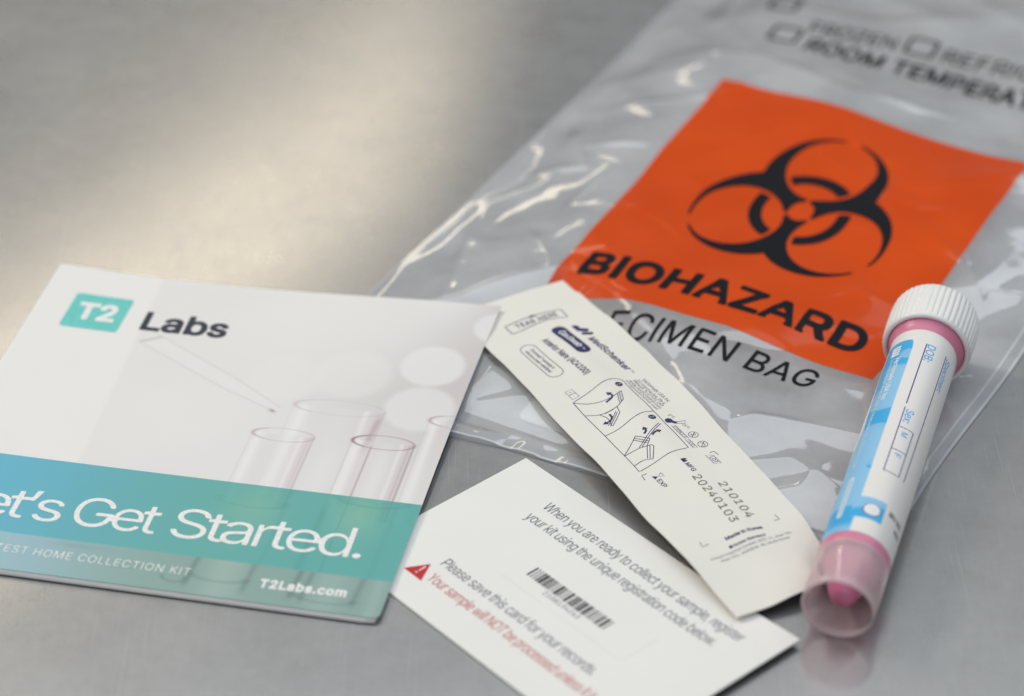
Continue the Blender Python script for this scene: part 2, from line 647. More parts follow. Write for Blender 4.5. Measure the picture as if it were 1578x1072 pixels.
class Printer:
    """puts flat artwork on a surface: pos(u, v, lift) -> (n,3) in mm"""
    def __init__(self, parent, pos, step, lift, axes=(0, 1)):
        self.parent, self.pos, self.step, self.lift, self.axes = parent, pos, step, lift, axes

    def put(self, name, v, f, mat, lift=1.0, parent=None):
        if len(f) == 0:
            return None
        v, f = cut(v, f, self.step, self.axes)
        P = self.pos(v[:, 0], v[:, 1], self.lift * lift)
        return mesh_obj(name, P * MM, f, mat, parent or self.parent)

    def text(self, s, p0, p1, cap, mat, weight=0.0, spacing=1.0, name='lettering', lift=1.0, slant=0.0, parent=None, res=4):
        v, f = text2d(s, weight, spacing, res)
        h, _ = text2d('H', 0.0, 1.0)
        H = h[:, 1].max() - h[:, 1].min()
        p0, p1 = np.array(p0, float), np.array(p1, float)
        d = p1 - p0
        w = np.linalg.norm(d)
        d /= w
        n = np.array([-d[1], d[0]])
        x = (v[:, 0] - v[:, 0].min()) / (v[:, 0].max() - v[:, 0].min()) * w
        y = v[:, 1] / H * cap
        x = x + y * slant
        return self.put(name, p0 + x[:, None] * d + y[:, None] * n, f, mat, lift, parent)

    def stroke(self, pts, w, mat, name='line', lift=1.0, closed=False, parent=None):
        v, f = ribbon(pts, w, closed)
        return self.put(name, v, f, mat, lift, parent)

    def poly(self, pts, mat, name='mark', lift=1.0, parent=None):
        return self.put(name, np.array(pts, float), [list(range(len(pts)))], mat, lift, parent)

    def strokes(self, lists, w, mat, name, lift=1.0, parent=None):
        V, F = [], []
        for pts in lists:
            v, f = ribbon(pts, w, False)
            F += [[i + len(V) for i in q] for q in f]
            V += v.tolist()
        # each ribbon is cut on its own so that crossings do not merge
        VV, FF = [], []
        for pts in lists:
            v, f = cut(*ribbon(pts, w, False), self.step, self.axes)
            FF += [[i + len(VV) for i in q] for q in f]
            VV += v.tolist()
        VV = np.array(VV)
        P = self.pos(VV[:, 0], VV[:, 1], self.lift * lift)
        return mesh_obj(name, P * MM, FF, mat, parent or self.parent)


def ribbon(pts, w, closed=False):
    p = np.array(pts, float)
    n = len(p)
    if closed:
        d = np.roll(p, -1, 0) - np.roll(p, 1, 0)
    else:
        d = np.gradient(p, axis=0)
    d /= np.linalg.norm(d, axis=1)[:, None] + 1e-12
    nn = np.stack([-d[:, 1], d[:, 0]], -1) * w / 2
    v = np.concatenate([p + nn, p - nn])
    m = n if closed else n - 1
    f = [[i, i + n, (i + 1) % n + n, (i + 1) % n] for i in range(m)]
    return v, f


def arc_pts(c, r, a0, a1, n=16, ry=None):
    t = np.radians(np.linspace(a0, a1, n))
    return [(c[0] + r * math.cos(x), c[1] + (ry or r) * math.sin(x)) for x in t]


def smooth_pts(pts, n=8):
    """Catmull-Rom through the points"""
    p = np.array(pts, float)
    q = np.concatenate([[2 * p[0] - p[1]], p, [2 * p[-1] - p[-2]]])
    out = []
    for i in range(1, len(q) - 2):
        for t in np.linspace(0, 1, n, endpoint=False):
            a, b, c, d = q[i - 1], q[i], q[i + 1], q[i + 2]
            out.append(0.5 * ((2 * b) + (-a + c) * t + (2 * a - 5 * b + 4 * c - d) * t * t + (-a + 3 * b - 3 * c + d) * t ** 3))
    out.append(p[-1])
    return np.array(out)


def rrect(c, hw, hh, r, rot=0.0, n=6):
    pts = []
    for sx, sy, a in ((1, 1, 0), (-1, 1, 90), (-1, -1, 180), (1, -1, 270)):
        pts += arc_pts((sx * (hw - r), sy * (hh - r)), r, a, a + 90, n)
    p = np.array(pts)
    R = np.array([[math.cos(rot), -math.sin(rot)], [math.sin(rot), math.cos(rot)]])
    return p @ R.T + np.array(c)


def implicit(fn, x0, x1, y0, y1, step, grid=None):
    """triangles of the region fn < 0"""
    if grid:
        X, Y, Fv = grid
    else:
        X, Y = np.meshgrid(np.arange(x0, x1 + step, step), np.arange(y0, y1 + step, step), indexing='ij')
        Fv = fn(X, Y)
    xs, ys = X[:, 0], Y[0]
    lo = np.minimum(np.minimum(Fv[:-1, :-1], Fv[1:, :-1]), np.minimum(Fv[:-1, 1:], Fv[1:, 1:]))
    cells = np.argwhere(lo < 0).tolist()
    V, key, faces = [], {}, []

    def vid(k, p):
        if k not in key:
            key[k] = len(V)
            V.append(p)
        return key[k]

    for i, j in cells:
        q = ((i, j), (i + 1, j), (i + 1, j + 1), (i, j + 1))
        val = [Fv[a] for a in q]
        if max(val) < 0:
            faces.append([vid(a, (X[a], Y[a])) for a in q])
            continue
        for tri in ((0, 1, 2), (0, 2, 3)):
            out = []
            for k in range(3):
                a, b = q[tri[k]], q[tri[(k + 1) % 3]]
                fa, fb = Fv[a], Fv[b]
                if fa < 0:
                    out.append(vid(a, (X[a], Y[a])))
                if (fa < 0) != (fb < 0):
                    t = fa / (fa - fb)
                    kk = (min(a, b), max(a, b))
                    out.append(vid(kk, (X[a] + t * (X[b] - X[a]), Y[a] + t * (Y[b] - Y[a]))))
            if len(out) >= 3:
                faces.append(out)
    return np.array(V), faces


def smoothstep(a, b, x):
    t = np.clip((x - a) / (b - a), 0, 1)
    return t * t * (3 - 2 * t)


# ------------------------------------------------------------------ the steel table
_n = 41
_X, _Y = np.meshgrid(np.linspace(-2.2, 2.2, _n), np.linspace(-0.6, 3.2, _n), indexing='ij')
table = mesh_obj('steel_table_top', np.stack([_X, _Y, 0 * _X], -1).reshape(-1, 3), grid_faces(_n, _n), 'steel')
table['kind'] = 'structure'
table['label'] = 'brushed stainless steel table top under everything'

# ------------------------------------------------------------------ where things lie (mm, local frames)
BK_ORG, BK_ROT = np.array([-73.39, 519.83]), math.radians(-12.35)
PO_ORG, PO_ROT = np.array([30.0, 520.0]), math.radians(-62.7)
BG_ORG, BG_ROT = np.array([76.27, 612.0]), math.radians(-28.585)
CD_ORG, CD_ROT = np.array([11.334, 454.066]), math.radians(-49.22)


def to_local(x, y, org, rot):
    dx, dy = x - org[0], y - org[1]
    c, s = math.cos(rot), math.sin(rot)
    return dx * c + dy * s, -dx * s + dy * c


def to_world(u, v, org, rot):
    c, s = math.cos(rot), math.sin(rot)
    return org[0] + u * c - v * s, org[1] + u * s + v * c


BK_U = [-57, -39, -21, -7, 22, 40, 59]
BK_Z = [2.6, 1.6, 1.4, 1.4, 2.8, 3.9, 4.6]


def bk_z(u, v):
    t = np.clip((v + 61.6) / 119, 0, 1)
    k = np.array([-70, *BK_U, 70])
    zz = np.array([3.2, *BK_Z, 4.6])
    z = sum(np.interp(u + d, k, zz) for d in (-8, -4, 0, 4, 8)) / 5
    return 1.4 + t * t * (z - 1.4)


PO_UR = [-58, -52, -50.5, -18, 29, 55, 66, 76]
PO_VR = [11.0, 11.3, 12.0, 13.3, 12.2, 11.3, 10.3, 6.0]
PO_UL = [-58, -37, -2, 40, 76]
PO_VL = [-20.0, -20.4, -20.4, -20.0, -18.6]


def po_z(u, v):
    """height of the pouch's upper face"""
    z = np.interp(u, [-60, -44, -18, 30, 55, 68, 78], [3.0, 3.4, 4.9, 5.0, 4.4, 3.0, 2.1])
    swab = 1.0 * np.exp(-((v + 3.5) / 4.5) ** 2) * smoothstep(-44, -25, u) * (1 - smoothstep(50, 70, u))
    curl = 1.1 * smoothstep(60, 76, u) * smoothstep(-12, -3, v) * (1 - smoothstep(2, 8, v))
    drop = -1.3 * smoothstep(56, 74, u) * smoothstep(3, 9, v)
    wav = 0.12 * np.sin(u * 0.21 + v * 0.13) + 0.08 * np.sin(u * 0.43 - v * 0.31 + 1.3)
    ed = np.clip(np.abs(v + 4) / 16.5, 0, 1) ** 3
    wav = wav + 0.38 * ed * np.sin(u * 0.145 + np.sign(v + 4) * 0.9) * smoothstep(-58, -30, u)
    return z + swab + curl + drop + wav


# tube axis
T_BASE = np.array([68.9, 439.6, 8.5])
T_AX = np.array([35.0, 105.0, 3.3])
T_AX /= np.linalg.norm(T_AX)
T_R, CAP_R, CAP_S0, CAP_S1 = 8.05, 10.8, 98.5, 112.4

# ------------------------------------------------------------------ specimen bag
bag = thing('specimen_bag', 'clear plastic zip bag with orange biohazard panel lying under the pouch and tube', 'bag',
            (BG_ORG[0] * MM, BG_ORG[1] * MM, 0), BG_ROT)
BU0, BU1, BV0, BV1, BS = -81.0, 76.0, -128.0, 178.0, 0.7
bu = np.arange(BU0, BU1 + 0.01, BS)
bv = np.arange(BV0, BV1 + 0.01, BS)
GU, GV = np.meshgrid(bu, bv, indexing='ij')
rng = np.random.default_rng(11)


def fnoise(lu, lv, seed, rot=0.0):
    """smooth random field, unit variance, correlation lengths in mm"""
    r = np.random.default_rng(seed).standard_normal(GU.shape)
    ku = np.fft.fftfreq(GU.shape[0], BS)[:, None]
    kv = np.fft.fftfreq(GU.shape[1], BS)[None, :]
    a = ku * math.cos(rot) + kv * math.sin(rot)
    b = -ku * math.sin(rot) + kv * math.cos(rot)
    g = np.exp(-((a * lu) ** 2 + (b * lv) ** 2) * 6)
    o = np.fft.ifft2(np.fft.fft2(r) * g).real
    return o / o.std()


def seg_dist(pts):
    d = np.full(GU.shape, 1e9)
    s = np.zeros(GU.shape)
    p = np.array(pts, float)
    L = np.linalg.norm(np.diff(p, axis=0), axis=1)
    acc = 0
    for k in range(len(p) - 1):
        a, b = p[k], p[k + 1]
        t = np.clip(((GU - a[0]) * (b[0] - a[0]) + (GV - a[1]) * (b[1] - a[1])) / L[k] ** 2, 0, 1)
        dd = np.hypot(GU - a[0] - t * (b[0] - a[0]), GV - a[1] - t * (b[1] - a[1]))
        m = dd < d
        d = np.where(m, dd, d)
        s = np.where(m, (acc + t * L[k]) / L.sum(), s)
        acc += L[k]
    return d, s


edge = np.minimum(np.minimum(GU - BU0, BU1 - GU), GV - BV0)
inside = np.minimum(np.minimum(GU + 32, 30 - GU), 60 - np.abs(GV))
h = 0.45 + 3.5 * smoothstep(1.5, 34.0, edge)
calm = 0.85 + 0.15 * smoothstep(20, -6, inside)          # the printed panel is the smoothest part
h += 0.9 * fnoise(34, 34, 3) * np.clip(edge / 25, 0, 1)
r1 = fnoise(44, 15, 5, 0.75)
r2 = fnoise(34, 11, 6, -0.5)
r3 = fnoise(7, 3.2, 8, 0.2)
fade = np.clip((edge - 1.5) / 10, 0, 1)
h += fade * calm * (0.62 * (1 - np.sqrt(r1 ** 2 + 0.02)) + 0.30 * (1 - np.sqrt(r2 ** 2 + 0.02)) + 0.03 * r3)
h += 0.14 * fnoise(5, 14, 9) * smoothstep(14, 3, edge) * np.clip(edge / 2, 0, 1)
CREASES = [
    ([(-74, 12.7), (-66.2, 0.6), (-57.2, -10.4)], 1.3, 2.2), ([(-66.2, 0.6), (-54.8, 6.5), (-46, 9)], 1.0, 2.0),
    ([(-73, -17), (-66, -12), (-56.7, -7.5)], 1.0, 2.2), ([(-54.3, -29.7), (-52, -15), (-50, -2.9)], 0.9, 2.5),
    ([(-60, -88), (-64.9, -70.9), (-72.7, -46.6), (-76, -29.7)], 1.1, 3.0),
    ([(8, -106), (22.8, -102), (30.5, -94.7), (40.2, -92), (56, -87.5)], 1.1, 1.3),
    ([(-31, 62), (-45, 40), (-57.8, 29.4), (-70, 22)], 1.0, 3.0), ([(39, 0.7), (50, -6), (60, -20)], 0.8, 2.5),
    ([(-70, 60), (-40, 66), (-10, 60), (30, 66)], 1.0, 3.0), ([(-60, 80), (-66, 110), (-50, 140)], 1.2, 3.0),
    ([(10, 120), (-20, 104), (-50, 100)], 0.8, 2.4), ([(52, -40), (62, -62), (60, -90)], 1.2, 2.5),
    ([(64, -30), (56, -14), (60, 10)], 1.0, 2.6), ([(-62, -40), (-48, -52), (-38, -66)], 0.7, 2.0),
    ([(30, -112), (44, -104), (60, -108)], 0.9, 2.0), ([(36, -122), (50, -112), (52, -100)], 0.8, 1.8),
    ([(-36, -118), (-20, -108), (-12, -100)], 0.7, 2.0),
    ([(46, 20), (30, 14), (12, 16)], 0.7, 1.6), ([(-40, -20), (-28, -24), (-14, -34)], 0.6, 1.4), ([(-44, 18), (-30, 22), (-22, 34)], 0.5, 1.5),
    ([(46, -34), (30, -30), (20, -42)], 0.6, 1.4), ([(-6, 50), (4, 36), (22, 30)], 0.5, 1.6), ([(-38, -48), (-10, -44), (16, -50), (40, -46)], 0.45, 1.8),
]
for pts, amp, w in CREASES:
    d, s = seg_dist(pts)
    h += 0.8 * amp * np.exp(-np.sqrt(d * d + 0.09) / w) * np.sin(np.pi * np.clip(s, 0.02, 0.98)) ** 0.6 * fade
# sealed hem along the bottom: a pressed line, then a loose lip
hem = np.exp(-((GV + 121.0 + 0.03 * GU) / 1.6) ** 2)
lipz = 0.9 + 0.9 * np.clip(fnoise(7, 40, 21), -1, 1.5) + 0.5 * np.clip(fnoise(3, 30, 22), -1, 1)
lip = smoothstep(-121.5, -124.5, GV)
h = h * (1 - hem * 0.8) + 0.25 * hem
h = h * (1 - lip) + lip * np.maximum(0.35, 0.6 + 0.5 * lipz * smoothstep(-121, -126, GV))
h = np.maximum(h, 0.45)
# everything lying on the bag presses it down
WX, WY = to_world(GU, GV, BG_ORG, BG_ROT)


def press(h, ceil, soft=0.5):
    d = (ceil - h) / soft
    return ceil - soft * np.where(d > 30, d, np.log1p(np.exp(np.clip(d, -50, 30))))


pu, pv = to_local(WX, WY, PO_ORG, PO_ROT)
vr, vl = np.interp(pu, PO_UR, PO_VR), np.interp(pu, PO_UL, PO_VL)
out = np.maximum(np.maximum(pv - vr, vl - pv), np.maximum(-58.5 - pu, pu - 76))
ceil = po_z(pu, np.clip(pv, vl, vr)) - 1.55 + np.maximum(out, 0) * 0.55
h = press(h, ceil)
ku_, kv_ = to_local(WX, WY, BK_ORG, BK_ROT)
out = np.maximum(np.abs(ku_ - 0.7) - 58.2, np.abs(kv_ + 2.2) - 59.5)
ceil = bk_z(np.clip(ku_, -58, 59), np.clip(kv_, -61, 58)) - 1.2 + np.maximum(out, 0) * 0.5
h = press(h, ceil, 0.25)
td = np.array([T_AX[0], T_AX[1]]) / np.hypot(T_AX[0], T_AX[1])
rx, ry = WX - T_BASE[0], WY - T_BASE[1]
sa = rx * td[0] + ry * td[1]
da = np.abs(-rx * td[1] + ry * td[0])
axz = T_BASE[2] + sa * T_AX[2] / np.hypot(T_AX[0], T_AX[1])
for R, s0, s1 in ((T_R + 0.1, -2, 118), (CAP_R + 0.35, 96.5, 115)):
    on = smoothstep(-6, 0, sa - s0) * smoothstep(6, 0, sa - s1)
    under = axz - np.sqrt(np.maximum(R * R - np.minimum(da, R) ** 2, 0)) - 0.15 + np.maximum(da - R, 0) * 1.2
    c2 = np.where(on > 0.01, under + (1 - on) * 6, 99)
    h = np.where(c2 < 20, np.minimum(press(h, c2, 0.35), np.maximum(c2, 0.12)), h)
h = np.maximum(h, 0.12)
# wavy outline
wob_u = 0.5 * fnoise(30, 30, 31) * smoothstep(12, 0, np.minimum(GU - BU0, BU1 - GU))
wob_v = 0.8 * fnoise(12, 30, 32) * smoothstep(10, 0, GV - BV0)
taper = -1.8 * smoothstep(-40, -125, GV) * np.clip((GU - 20) / 56, 0, 1)     # the right side runs in a little
XU, XV = GU + wob_u + taper, GV + wob_v


def bag_h(u, v):
    fu = np.clip((u - BU0) / BS, 0, len(bu) - 1.001)
    fv = np.clip((v - BV0) / BS, 0, len(bv) - 1.001)
    i, j = fu.astype(int), fv.astype(int)
    a, b = fu - i, fv - j
    return (h[i, j] * (1 - a) * (1 - b) + h[i + 1, j] * a * (1 - b) + h[i, j + 1] * (1 - a) * b + h[i + 1, j + 1] * a * b)


mesh_obj('front_film', np.stack([XU, XV, h], -1).reshape(-1, 3) * MM, grid_faces(len(bu), len(bv)), 'film', bag)
# back film on the steel
sk = (slice(None, None, 2), slice(None, None, 2))
zb = 0.10 + 0.22 * np.clip(fnoise(9, 9, 41) + 0.3, 0, 2) * np.clip(edge / 6, 0, 1)
zb = np.minimum(zb, h * 0.5)
mesh_obj('back_film', np.stack([XU[sk], XV[sk], zb[sk]], -1).reshape(-1, 3) * MM,
         grid_faces(*XU[sk].shape), 'film_back', bag)
mesh_obj('bottom_hem', np.stack([XU[:, :5], XV[:, :5], h[:, :5] + 0.08], -1).reshape(-1, 3) * MM, grid_faces(*XU[:, :5].shape), 'seam', bag)  # pale strip over the hem, light caught by its rim put into colour
# welded side seams
for side in (0, 1):
    cols = slice(0, 4) if side == 0 else slice(-4, None)
    mesh_obj('side_seam', np.stack([XU[cols], XV[cols], h[cols] + 0.10], -1).reshape(-1, 3) * MM,
             grid_faces(*XU[cols].shape), 'seam', bag)


M['seam_edge'] = film_mat('bag_seam_edge', 0.5, hazecol=(0.95, 0.955, 0.97), rough=0.12)
for a_, b_ in ((-2, None), (-6, -4)):
    q_ = slice(a_, b_)
    mesh_obj('seam_line', np.stack([XU[q_], XV[q_], h[q_] + 0.16], -1).reshape(-1, 3) * MM, grid_faces(*XU[q_].shape), 'seam_edge', bag)
mesh_obj('hem_line', np.stack([XU[:, :2], XV[:, :2], h[:, :2] + 0.16], -1).reshape(-1, 3) * MM, grid_faces(*XU[:, :2].shape), 'seam_edge', bag)  # milky edge line, the hem's bright rim painted in


def bag_pos(u, v, lift):
    return np.stack([u, v, bag_h(u, v) + lift], -1)


BP = Printer(bag, bag_pos, 1.0, 0.13)
# orange panel
ou = np.arange(-44.4, 48.5, 0.6)
ov = np.linspace(-64.8, 50.2, 190)
OU, OV = np.meshgrid(ou, ov, indexing='ij')
OU2 = OU + (1 - (OV + 64.8) / 115.0) * 2.6 * (48 - OU) / 92
panel = mesh_obj('orange_panel', bag_pos(OU2.ravel(), OV.ravel(), 0.06) * MM, grid_faces(*OU.shape), 'orange', bag)


def biohazard(x, y):
    f = np.full(x.shape, 1e9)
    inn = np.full(x.shape, 1e9)
    ringclip = np.full(x.shape, 1e9)
    slit = np.full(x.shape, 1e9)
    for a in (90, 210, 330):
        ca, sa_ = math.cos(math.radians(a)), math.sin(math.radians(a))
        f = np.minimum(f, np.hypot(x - 11 * ca, y - 11 * sa_) - 15)
        inn = np.minimum(inn, np.hypot(x - 14.7 * ca, y - 14.7 * sa_) - 10.75)
        ringclip = np.minimum(ringclip, np.hypot(x - 14.7 * ca, y - 14.7 * sa_) - 9.75)
        al, ac = x * ca + y * sa_, -x * sa_ + y * ca
        slit = np.minimum(slit, np.maximum(np.abs(ac) - 0.5, -al))
        slit = np.minimum(slit, np.maximum(np.abs(ac) - 2.0, 20 - al))
    blade = np.maximum(np.maximum(f, -inn), np.maximum(3.0 - np.hypot(x, y), -slit))
    r = np.hypot(x, y)
    ring = np.maximum(np.maximum(r - 12.1, 9.0 - r), ringclip)
    return np.minimum(blade, ring)


_v, _f = implicit(biohazard, -28, 28, -24, 27, 0.4)
_v = np.stack([2.4 + 1.10 * _v[:, 0], -2.3 + 1.44 * _v[:, 1]], -1)
_P = bag_pos(_v[:, 0], _v[:, 1], 0.16)
mesh_obj('biohazard_symbol', _P * MM, _f, 'black_ink', bag)
BP.text('BIOHAZARD', (-36.5, -57.3), (40.5, -54.6), 9.9, 'black_ink', 0.030, 1.04, lift=1.6)
BP.text('SPE', (-33.5, -77.5), (-15.2, -77.5), 8.6, 'black_ink', 0.006, 1.02, lift=1.2)
BP.text('CIMEN BAG', (-13.4, -77.5), (36.8, -77.5), 8.6, 'black_ink', 0.006, 1.02, lift=1.2)
BP.text('ROOM TEMPERATURE', (-31.0, 76.4), (53.5, 79.8), 7.6, 'black_ink', 0.022, 1.02)
BP.text('FROZEN', (-34.0, 87.2), (-8.0, 89.8), 7.2, 'black_ink', 0.006)
BP.text('REFRIGERATED', (6.0, 91.0), (66.0, 93.5), 7.2, 'black_ink', 0.006)
for c, r in (((-47.2, 101.5), 0.1), ((-39.2, 82.8), 0.05), ((-1.2, 95.2), 0.05)):
    BP.stroke(np.concatenate([rrect(c, 4.0, 4.4, 0.3, r, 2)]), 1.1, 'black_ink', 'tick_box', closed=True)

# white pad inside the bag
pad = thing('absorbent_pad', 'small white rounded pad inside the bag, half hidden under the pouch', 'pad',
            (to_world(-11.0, -110.5, BG_ORG, BG_ROT)[0] * MM, to_world(-11.0, -110.5, BG_ORG, BG_ROT)[1] * MM, 0.0004), BG_ROT)
_q = rrect((0, 0), 11.5, 6.0, 2.6)
_n = len(_q)
_cx = np.array([0, 0])
_rings = [(_q, 0.0), (_q, 0.35), (_q * 0.97, 0.5)]
_V = np.concatenate([np.c_[q, np.full(_n, z)] for q, z in _rings] + [np.array([[0, 0, 0.55]])])
_F = [[k * _n + i, k * _n + (i + 1) % _n, (k + 1) * _n + (i + 1) % _n, (k + 1) * _n + i] for k in range(2) for i in range(_n)]
_F += [[2 * _n + i, 2 * _n + (i + 1) % _n, 3 * _n] for i in range(_n)] + [list(range(_n))[::-1]]
mesh_obj('pad_sheet', _V * MM, _F, 'pad', pad, smooth=False)

# ------------------------------------------------------------------ registration card
card = thing('registration_card', 'white registration card with barcode and red warning, lying below the booklet', 'card',
             (CD_ORG[0] * MM, CD_ORG[1] * MM, 0), CD_ROT)


def cd_z(u, v):
    return 0.45 + 1.5 * smoothstep(12, 48, u) ** 2 + 0.25 * np.sin((u + 44) / 89 * 3.1) * smoothstep(-30, 10, v)


_u, _v2 = np.linspace(-43.9, 44.9, 60), np.linspace(-27.9, 26.9, 40)
CU, CV = np.meshgrid(_u, _v2, indexing='ij')
sheet('card_sheet', CU, CV, cd_z(CU, CV), cd_z(CU, CV) - 0.36, 'white_card', card)
CP = Printer(card, lambda u, v, l: np.stack([u, v, cd_z(u, v) + l], -1), 4.0, 0.03)
CP.text('When you are ready to collect your sample, register', (-27.2, 17.0), (36.4, 16.9), 3.0, 'grey_ink', 0.0, 0.93)
CP.text('your kit using the unique registration code below.', (-27.2, 11.6), (33.2, 11.7), 3.0, 'grey_ink', 0.0, 0.93)
CP.put('barcode_sticker', rrect((3.2, 0.1), 20.5, 5.6, 1.5), [list(range(24))], 'sticker', 1.5)
_r = np.random.default_rng(5)
x, bars = -11.6, []
while x < 13.6:
    w = _r.choice([0.26, 0.26, 0.52, 0.78])
    bars.append((x, w))
    x += w + _r.choice([0.26, 0.26, 0.52, 0.6])
for x, w in bars:
    CP.poly([(x, -1.5), (x + w, -1.5), (x + w, 2.0), (x, 2.0)], 'barcode_ink', 'barcode_bar', 3.0)
CP.text('210B134262', (-4.3, -3.3), (7.2, -3.3), 1.25, 'grey_ink', 0.0, lift=3.0)
CP.text('Please save this card for your records.', (-27.2, -13.4), (22.6, -13.4), 3.0, 'grey_ink', 0.0, 0.93)
CP.text('Your sample will NOT be processed unless it is registered', (-25.4, -19.0), (46.0 - 5.0, -19.0), 3.0, 'pale_red_ink', 0.0, 0.93)
CP.poly([(-31.6, -20.2), (-25.6, -20.2), (-28.6, -14.9)], 'red_ink', 'warning_triangle', 2.0)
CP.text('!', (-28.85, -19.3), (-28.35, -19.3), 3.0, 'white_ink', 0.0, lift=3.0)

# ------------------------------------------------------------------ swab pouch
pouch = thing('swab_pouch', 'long cream paper swab pouch printed in navy, lying across the bag', 'pouch',
              (PO_ORG[0] * MM, PO_ORG[1] * MM, 0), PO_ROT)
_pu = np.concatenate([np.linspace(-58, -50, 9)[:-1], np.linspace(-50, 75.2, 90)])
_t = np.linspace(0, 1, 32)
PU = np.repeat(_pu[:, None], 32, 1)
PV = np.interp(PU, PO_UL, PO_VL) * (1 - _t) + np.interp(PU, PO_UR, PO_VR) * _t
# the cut ends are not quite square
PU = PU + np.where(PU > 0, 1, -0.6) * 0.5 * smoothstep(40, 76, np.abs(PU)) * np.sin(_t * 3.0)[None, :]
zt = po_z(PU, PV)
sheet('front_sheet', PU, PV, zt, zt - 0.14, 'pouch', pouch)
_rim = np.minimum(np.minimum(_t, 1 - _t)[None, :] * 33, np.minimum(PU + 58, 76.2 - PU))
zb2 = zt - 0.22 - 0.55 * smoothstep(0.5, 7, _rim)
sheet('back_sheet', PU * 0.999, PV * 0.997, zb2, zb2 - 0.14, 'pouch', pouch)
PP = Printer(pouch, lambda u, v, l: np.stack([u, v, po_z(u, v) + l], -1), 1.5, 0.03)
NV, NT = 'navy_ink', 'navy_thin'
top = [(-45.9, -12.0), (-46.5, -7.4), (-46.8, -2.3), (-46.4, 4.1)]
low = [(-42.2, 3.9), (-43.4, -0.3), (-43.3, -3.8), (-42.6, -7.5), (-41.8, -11.9)]
PP.stroke(np.concatenate([smooth_pts(top), smooth_pts(low)]), 0.26, NT, 'tear_mark_outline', closed=True)
PP.text('TEAR HERE', (-43.6, -9.6), (-44.1, 2.2), 1.7, NV, 0.02, 1.15)
PP.poly([(-46.4, -5.2), (-46.3, -2.6), (-47.4, -3.9)], NV, 'tear_arrow')
PP.poly(rrect((-31.8, -0.9), 7.6, 1.95, 1.8, 0.03), NV, 'brand_capsule')
PP.text('CavSwab', (-37.0, -1.85), (-27.3, -1.45), 1.75, 'white_ink', 0.022, lift=2.2)
PP.text('TM', (-26.8, -0.75), (-25.6, -0.7), 0.5, 'white_ink', 0.01, lift=2.2)
PP.poly(smooth_pts([(-38.0, 2.5), (-37.6, 3.7), (-36.4, 4.0), (-34.9, 3.2), (-35.4, 2.7), (-36.6, 2.6)], 5), NV, 'brand_mark')
PP.poly(rrect((-34.9, 4.1), 0.75, 1.55, 0.7, -0.65), NV, 'brand_mark')
PP.poly(rrect((-32.8, 4.3), 0.65, 1.5, 0.6, -0.55), NV, 'brand_mark')
PP.text('MedSchenker', (-30.5, 3.0), (-13.4, 4.2), 1.8, NV, 0.026, 1.05, slant=0.12)
PP.text('TM', (-12.9, 5.2), (-11.7, 5.3), 0.5, NV)
PP.text('Anterior Nare (AC4100)', (-35.5, -7.3), (-15.4, -6.0), 1.7, NV, 0.02)
PP.stroke(rrect((-27.2, -11.6), 8.3, 2.1, 2.0, 0.03, 8), 0.2, NT, 'note_outline', closed=True)
PP.text('CavSwab™ package is', (-33.4, -11.6), (-22.4, -11.1), 0.95, NT, 0.01)
PP.text('electron beam sterilized', (-33.2, -13.1), (-21.4, -12.6), 0.95, NT, 0.01)
# little tick box and the two-step picture panel
PP.stroke([(-12.2, -13.3), (-12.6, -11.3), (-9.2, -11.0), (-8.7, -13.1)], 0.14, NT, 'tick_box', closed=True)
PP.strokes([[(-10.5, -13.2), (-10.9, -11.2)], [(-11.7, -12.5), (-11.4, -11.9)]], 0.14, NT, 'tick_box_line')
tl = smooth_pts([(-7.6, -13.6), (-9.3, -8.2), (-10.9, -3.1), (-11.0, -0.3), (-10.0, 1.3)])
tr = smooth_pts([(20.9, 1.5), (21.3, -3.4), (22.5, -8.7), (23.5, -13.2)])
PP.stroke(np.concatenate([tl, tr]), 0.2, NT, 'picture_panel_outline', closed=True)
PP.stroke(smooth_pts([(7.7, -13.4), (7.1, -9.6), (5.5, -4.7), (4.6, -1.3), (4.9, 1.4)]), 0.2, NT, 'picture_panel_divider')
FIG1 = [smooth_pts([(-7.4, -13.5), (-5.5, -10.8), (-4.4, -7.5), (-4.4, -4.5), (-5.7, -1.5)]),
        [(-5.7, -1.5), (-2.1, -2.9)], smooth_pts([(-2.1, -2.9), (-0.5, -5.6), (-0.4, -10.0), (-1.9, -13.4)]),
        [(-5.2, -2.3), (-1.6, -3.7)], [(-5.0, -2.9), (-1.3, -4.4)],
        smooth_pts([(-0.6, -10.4), (1.7, -9.4), (5.0, -10.0)]), [(5.2, -9.9), (1.7, -6.0)], [(1.7, -6.0), (-0.5, -5.6)],
        [(4.9, -10.4), (1.2, -6.4)], [(4.5, -10.7), (0.8, -6.6)],
        [(-0.1, -9.0), (-0.2, -6.6)]]
PP.strokes(FIG1, 0.19, NT, 'opening_drawing')
FIG2 = [[(16.6, -13.2), (11.7, -7.5)], [(11.7, -7.5), (14.5, -5.2)], [(14.5, -5.2), (16.2, -6.9)], [(12.2, -8.1), (15.0, -5.9)],
        [(12.6, -8.6), (15.4, -6.4)],
        smooth_pts([(16.8, -13.3), (15.9, -9.2), (16.5, -6.0)]), [(16.5, -6.0), (17.2, -5.7)], [(17.2, -5.7), (21.0, -8.1)],
        smooth_pts([(21.0, -8.1), (20.3, -10.2), (21.2, -13.3)]), [(16.6, -6.4), (20.5, -8.6)], [(16.3, -7.0), (20.2, -9.1)],
        [(15.7, -8.8), (9.8, -0.1), (10.2, 0.25), (15.95, -8.2)]]
PP.strokes(FIG2, 0.19, NT, 'opening_drawing')


